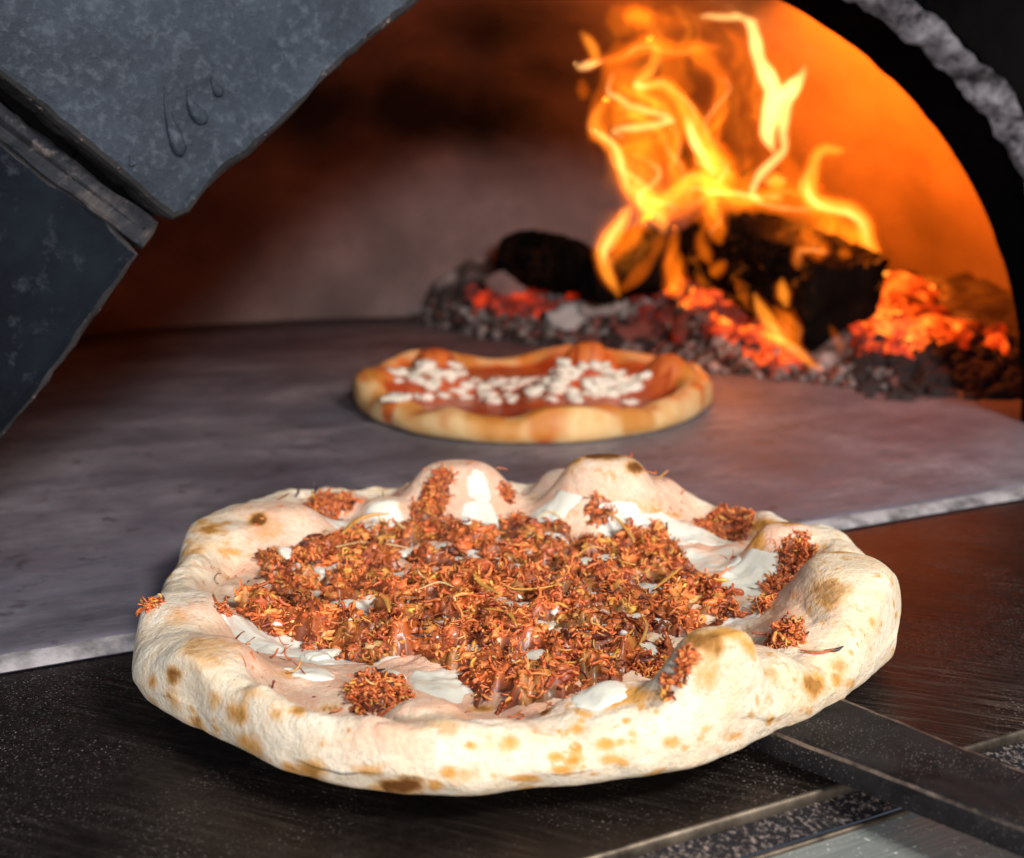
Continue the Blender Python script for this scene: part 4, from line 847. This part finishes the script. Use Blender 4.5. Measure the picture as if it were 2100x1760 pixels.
# flames
fire = empty('flame', aty(1500, 560, 1.38), 'yellow-orange flames rising and curling from the burning logs', 'flame')
Z = lambda x, y: (x * .4866 + 1117, y * .4866)
ST = [ # (brightness, depth, [(x, y, width)...]) surveyed in enlarged-photo units
 (3, 1.36, [(655, 72, 14), (700, 66, 34), (780, 80, 46), (850, 76, 56), (885, 150, 64), (905, 230, 74), (940, 320, 92), (965, 400, 120), (950, 480, 104), (930, 560, 80), (955, 620, 40), (975, 650, 12)]),
 (3, 1.345, [(1098, 275, 8), (1090, 310, 40), (1060, 350, 80), (1020, 400, 110), (1010, 470, 70), (1008, 560, 44), (1012, 620, 44), (970, 675, 46), (915, 740, 52), (885, 800, 48), (880, 850, 20)]),
 (2, 1.38, [(155, 125, 8), (182, 165, 30), (212, 225, 36), (215, 270, 20)]),
 (3, 1.37, [(128, 262, 8), (150, 280, 34), (185, 272, 46), (225, 262, 22), (250, 258, 6)]), (1, 1.38, [(180, 275, 30), (235, 262, 34), (300, 245, 40), (370, 215, 44), (450, 190, 60), (540, 215, 50), (640, 200, 44), (740, 190, 14)]),
 (2, 1.36, [(440, 170, 30), (470, 225, 40), (450, 290, 40), (405, 345, 44), (395, 372, 44), (440, 362, 40), (510, 358, 52), (560, 400, 60), (600, 470, 66), (640, 560, 80), (680, 650, 84), (710, 720, 70), (745, 790, 50), (780, 840, 20)]),
 (3, 1.35, [(590, 480, 10), (610, 540, 40), (640, 610, 56), (680, 680, 46), (705, 740, 16)]),
 (3, 1.35, [(380, 350, 24), (405, 362, 42), (440, 358, 14)]),
 (1, 1.40, [(250, 280, 40), (310, 330, 100), (370, 400, 150), (420, 480, 190), (400, 560, 190), (340, 590, 120), (300, 600, 30)]),
 (0, 1.42, [(330, 180, 60), (330, 260, 110), (300, 360, 130), (260, 450, 110), (230, 540, 80), (260, 600, 30)]),
 (2, 1.37, [(260, 420, 20), (215, 490, 40), (212, 560, 50), (245, 590, 50), (290, 630, 56), (320, 690, 62), (350, 750, 66), (400, 810, 80), (450, 870, 100), (490, 930, 60), (500, 970, 16)]),
 (3, 1.355, [(205, 560, 8), (235, 580, 34), (290, 625, 36), (325, 690, 40), (350, 760, 28), (370, 800, 8)]),
 (1, 1.39, [(600, 200, 20), (660, 240, 60), (730, 300, 50), (755, 355, 44), (738, 440, 46), (705, 540, 56), (700, 620, 80), (740, 680, 70), (780, 740, 50), (850, 800, 20)]),
 (1, 1.38, [(520, 380, 30), (560, 470, 60), (555, 560, 60), (535, 650, 60), (560, 730, 70), (590, 800, 60), (560, 860, 30)]),
 (2, 1.37, [(545, 540, 10), (558, 600, 26), (545, 670, 26), (555, 740, 10)]),
 (1, 1.38, [(400, 830, 60), (480, 860, 110), (570, 850, 110), (650, 800, 100), (740, 820, 100), (830, 840, 100), (920, 845, 90), (1010, 860, 80), (1080, 880, 60), (1140, 900, 20)]),
 (2, 1.36, [(460, 860, 30), (530, 830, 50), (590, 770, 56), (640, 745, 56), (690, 780, 60), (760, 810, 50), (840, 835, 40), (920, 845, 20)]),
 (1, 1.39, [(380, 600, 100), (410, 680, 110), (430, 760, 110), (450, 840, 100), (500, 900, 90), (480, 950, 30)]),
 (1, 1.385, [(640, 640, 50), (700, 700, 110), (740, 770, 110), (780, 830, 60)]),
 (2, 1.36, [(920, 765, 20), (965, 765, 60), (1010, 780, 36)]), (1, 1.37, [(900, 820, 30), (960, 825, 60), (1020, 800, 50), (1070, 830, 30)]),
 (2, 1.33, [(1255, 635, 10), (1235, 638, 34), (1185, 635, 40), (1145, 660, 46), (1120, 730, 54), (1108, 800, 66), (1140, 850, 66), (1220, 875, 62), (1290, 890, 64), (1335, 930, 62), (1355, 1000, 58), (1390, 1070, 50), (1400, 1100, 14)]),
 (3, 1.32, [(1105, 740, 8), (1110, 810, 34), (1150, 858, 36), (1220, 878, 34), (1290, 895, 36), (1338, 940, 34), (1355, 1000, 26), (1362, 1050, 8)]),
 (1, 1.34, [(1120, 860, 30), (1180, 920, 90), (1240, 980, 110), (1310, 1030, 90), (1370, 1070, 50), (1400, 1095, 14)]),
 (2, 1.33, [(375, 870, 14), (345, 900, 60), (305, 960, 62), (262, 1030, 64), (245, 1075, 56), (258, 1140, 46), (285, 1200, 36), (310, 1250, 12)]),
 (3, 1.325, [(350, 890, 8), (318, 940, 28), (270, 1020, 32), (248, 1075, 28), (255, 1120, 8)]),
 (1, 1.34, [(420, 880, 30), (400, 940, 46), (360, 1010, 46), (310, 1060, 40), (285, 1110, 20)]),
 (0, 1.33, [(500, 960, 20), (480, 1030, 40), (430, 1110, 46), (370, 1180, 50), (320, 1220, 30)]),
 (1, 1.30, [(690, 780, 20), (705, 850, 60), (715, 930, 70), (730, 990, 60), (745, 1020, 16)]), (2, 1.295, [(705, 790, 8), (712, 850, 30), (712, 900, 20), (715, 940, 6)]),
 (1, 1.22, [(690, 955, 8), (662, 990, 26), (660, 1040, 34), (680, 1090, 34), (695, 1115, 10)]), (1, 1.22, [(762, 1100, 10), (740, 1122, 38), (712, 1145, 38), (698, 1155, 10)]),
 (1, 1.31, [(545, 960, 20), (535, 1040, 40), (545, 1130, 56), (552, 1210, 70), (560, 1260, 20)]),
 (1, 1.17, [(1085, 955, 14), (1095, 985, 50), (1130, 1020, 40), (1165, 1060, 46), (1120, 1050, 40), (1072, 1060, 40), (1060, 1110, 32), (1064, 1140, 10)]),
 (2, 1.16, [(1000, 1165, 8), (1000, 1195, 40), (1010, 1240, 44), (1022, 1290, 20)]), (0, 1.18, [(790, 1160, 14), (825, 1210, 40), (842, 1260, 36), (855, 1310, 10)]), (0, 1.2, [(640, 1150, 10), (660, 1180, 34), (690, 1210, 10)]),
 (2, 1.15, [(885, 1240, 10), (905, 1290, 40), (940, 1345, 56), (975, 1400, 60), (1030, 1460, 46), (1090, 1515, 36), (1160, 1555, 12)]),
 (1, 1.155, [(960, 1290, 10), (1010, 1340, 50), (1050, 1400, 44), (1075, 1450, 14)]), (3, 1.14, [(945, 1350, 6), (965, 1385, 22), (1000, 1430, 18), (1040, 1470, 6)]),
 (0, 1.125, [(1205, 1370, 8), (1225, 1410, 30), (1245, 1460, 36), (1240, 1500, 10)]), (1, 1.17, [(1235, 1060, 16), (1265, 1062, 44), (1290, 1075, 12)]),
 (0, 1.43, [(280, 130, 60), (330, 80, 120), (420, 60, 150), (520, 60, 110), (620, 40, 70), (700, 10, 30)]), (0, 1.43, [(420, 120, 60), (400, 60, 120), (400, 0, 120), (420, -60, 80), (450, -120, 30)]), (1, 1.41, [(340, 90, 40), (390, 70, 60), (440, 90, 40)]),
 (0, 1.41, [(760, 100, 30), (800, 150, 50), (820, 230, 40), (790, 280, 20)]), (0, 1.4, [(500, 180, 50), (540, 260, 90), (560, 340, 90), (620, 400, 60)]), (0, 1.41, [(150, 330, 20), (152, 380, 50), (160, 420, 20)]),
 (0, 1.40, [(1010, 620, 20), (1020, 680, 50), (1060, 760, 70), (1090, 830, 50), (1120, 880, 20)]), (0, 1.40, [(850, 640, 10), (860, 700, 34), (870, 770, 40), (860, 830, 30)]),
]
def tongue(br, C, rr, seed, parent=fire):
    C = [c_ + Vector((noise.noise(c_ * 28 + Vector((seed, 0, 0))), 0, noise.noise(c_ * 28 + Vector((0, seed, 9))))) * .0035 for c_ in C]
    rr = [max(.0004, r * (1 + .3 * noise.noise(C[i] * 40 + Vector((0, 0, seed))))) for i, r in enumerate(rr)]
    fl = min(.9, .0085 / max(rr)) if br < 3 else .85
    V, F = tube(C, rr, 14, fl); o = mk('flame_tongue', V, F, M_FL[br], parent); recalc(o)
    if br >= 1:
        V, F = tube(C, [r * 1.45 + .0012 for r in rr], 14, fl * .9); h = mk('flame_mantle', V, F, M_MANT, o); recalc(h)
M_MANT = flame_mat('flame_mantle', 17, (1., .13, .002))
def turb(name, dens, seed):
    m = Mat(name); m.n.remove(m.b); co = m.co((1, 1, 1)); mp = m.new('ShaderNodeMapping'); mp.inputs['Location'].default_value = (seed, seed * .7, 0); mp.inputs['Scale'].default_value = (1.5, .8, .8); m.l.new(co, mp.inputs[0])
    n1 = m.noise(1.9, 3, .5, mp.outputs[0], 1.4); r = m.math('ABSOLUTE', m.math('SUBTRACT', n1, .5)); rd = m.ramp(r, [(.0, 1.), (.035, .45), (.10, .06), (.16, 0.)])
    g = m.new('ShaderNodeTexGradient', gradient_type='SPHERICAL'); m.l.new(co, g.inputs[0]); fall = m.ramp(g.outputs[0], [(0, 0.), (.35, 1.)])
    st_ = m.math('MULTIPLY', m.math('MULTIPLY', rd, fall), dens); em = m.new('ShaderNodeEmission'); m.l.new(m.ramp(rd, [(.1, (1., .12, .002)), (.9, (1., .28, .016))]), em.inputs[0]); m.l.new(st_, em.inputs[1])
    m.l.new(em.outputs[0], m.out.inputs['Volume']); return m.m
for k_, (u, v, dp, ru, rv, dn) in enumerate([(1330, 255, 1.40, 165, 235, 75), (1490, 370, 1.38, 210, 105, 75), (1400, 70, 1.43, 220, 150, 45), (1575, 200, 1.37, 130, 220, 55), (1690, 470, 1.31, 150, 130, 50), (1300, 480, 1.35, 120, 130, 45)]):
    V, F = ico(3); o = mk('flame_gas', V, F, turb('flame_gas', dn, k_ * 3.7), fire); c_ = aty(u, v, dp); o.location = c_ - fire.location; o.scale = (ru * dp / FPX, .035, rv * dp / FPX)
for bi, (br, dp, pts) in enumerate(ST):
    P = []; R = []
    for x, y, w in pts:
        u, v = Z(x, y); P.append((aty(u, v, dp + .012 * noise.noise(Vector((x, y, 0)) * .006)))); R.append(w * .4866 * .5 * dp / FPX * {0: 1.3, 1: 1.2, 2: 1.1, 3: .78}[br])
    C = catmull(P, 6); rr = np.interp(np.linspace(0, len(R) - 1, len(C)), range(len(R)), R)
    tongue(br, C, rr, bi)
    if br in (1, 2) and max(R) > .006:      # thin licks that leave and rejoin the main tongue
        for q in range(4):
            off = [Vector((math.sin(i * .33 + q * 2.1 + bi), .5 * math.cos(i * .21 + q), .3 * math.sin(i * .17 + q * 3))) * float(rr[i]) * random.uniform(.75, 1.05) for i in range(len(C))]
            k0 = random.randint(0, max(0, len(C) // 3)); k1 = random.randint(2 * len(C) // 3, len(C)); C2 = [C[i] + off[i] + Vector((0, -.006 * (q - 1), 0)) for i in range(k0, k1)]
            if len(C2) < 5: continue
            r2 = [random.uniform(.9, 1.1) * max(R) * .13 * math.sin(math.pi * (.06 + .88 * i / (len(C2) - 1))) for i in range(len(C2))]
            tongue(random.choice([1, 2, 2, 3]), C2, r2, bi + q * 7)
point('fire_glow', aty(1600, 300, 1.40), .5, (1, .20, .006), .06)
g = area('flame_glow', aty(1640, 260, 1.24), ov(1.0, .95, .24), (.14, .2), 3.1, (1, .175, .004)); g.data.spread = math.radians(170)
point('ember_glow', aty(1500, 660, 1.18), .15, (1, .22, .02), .03)
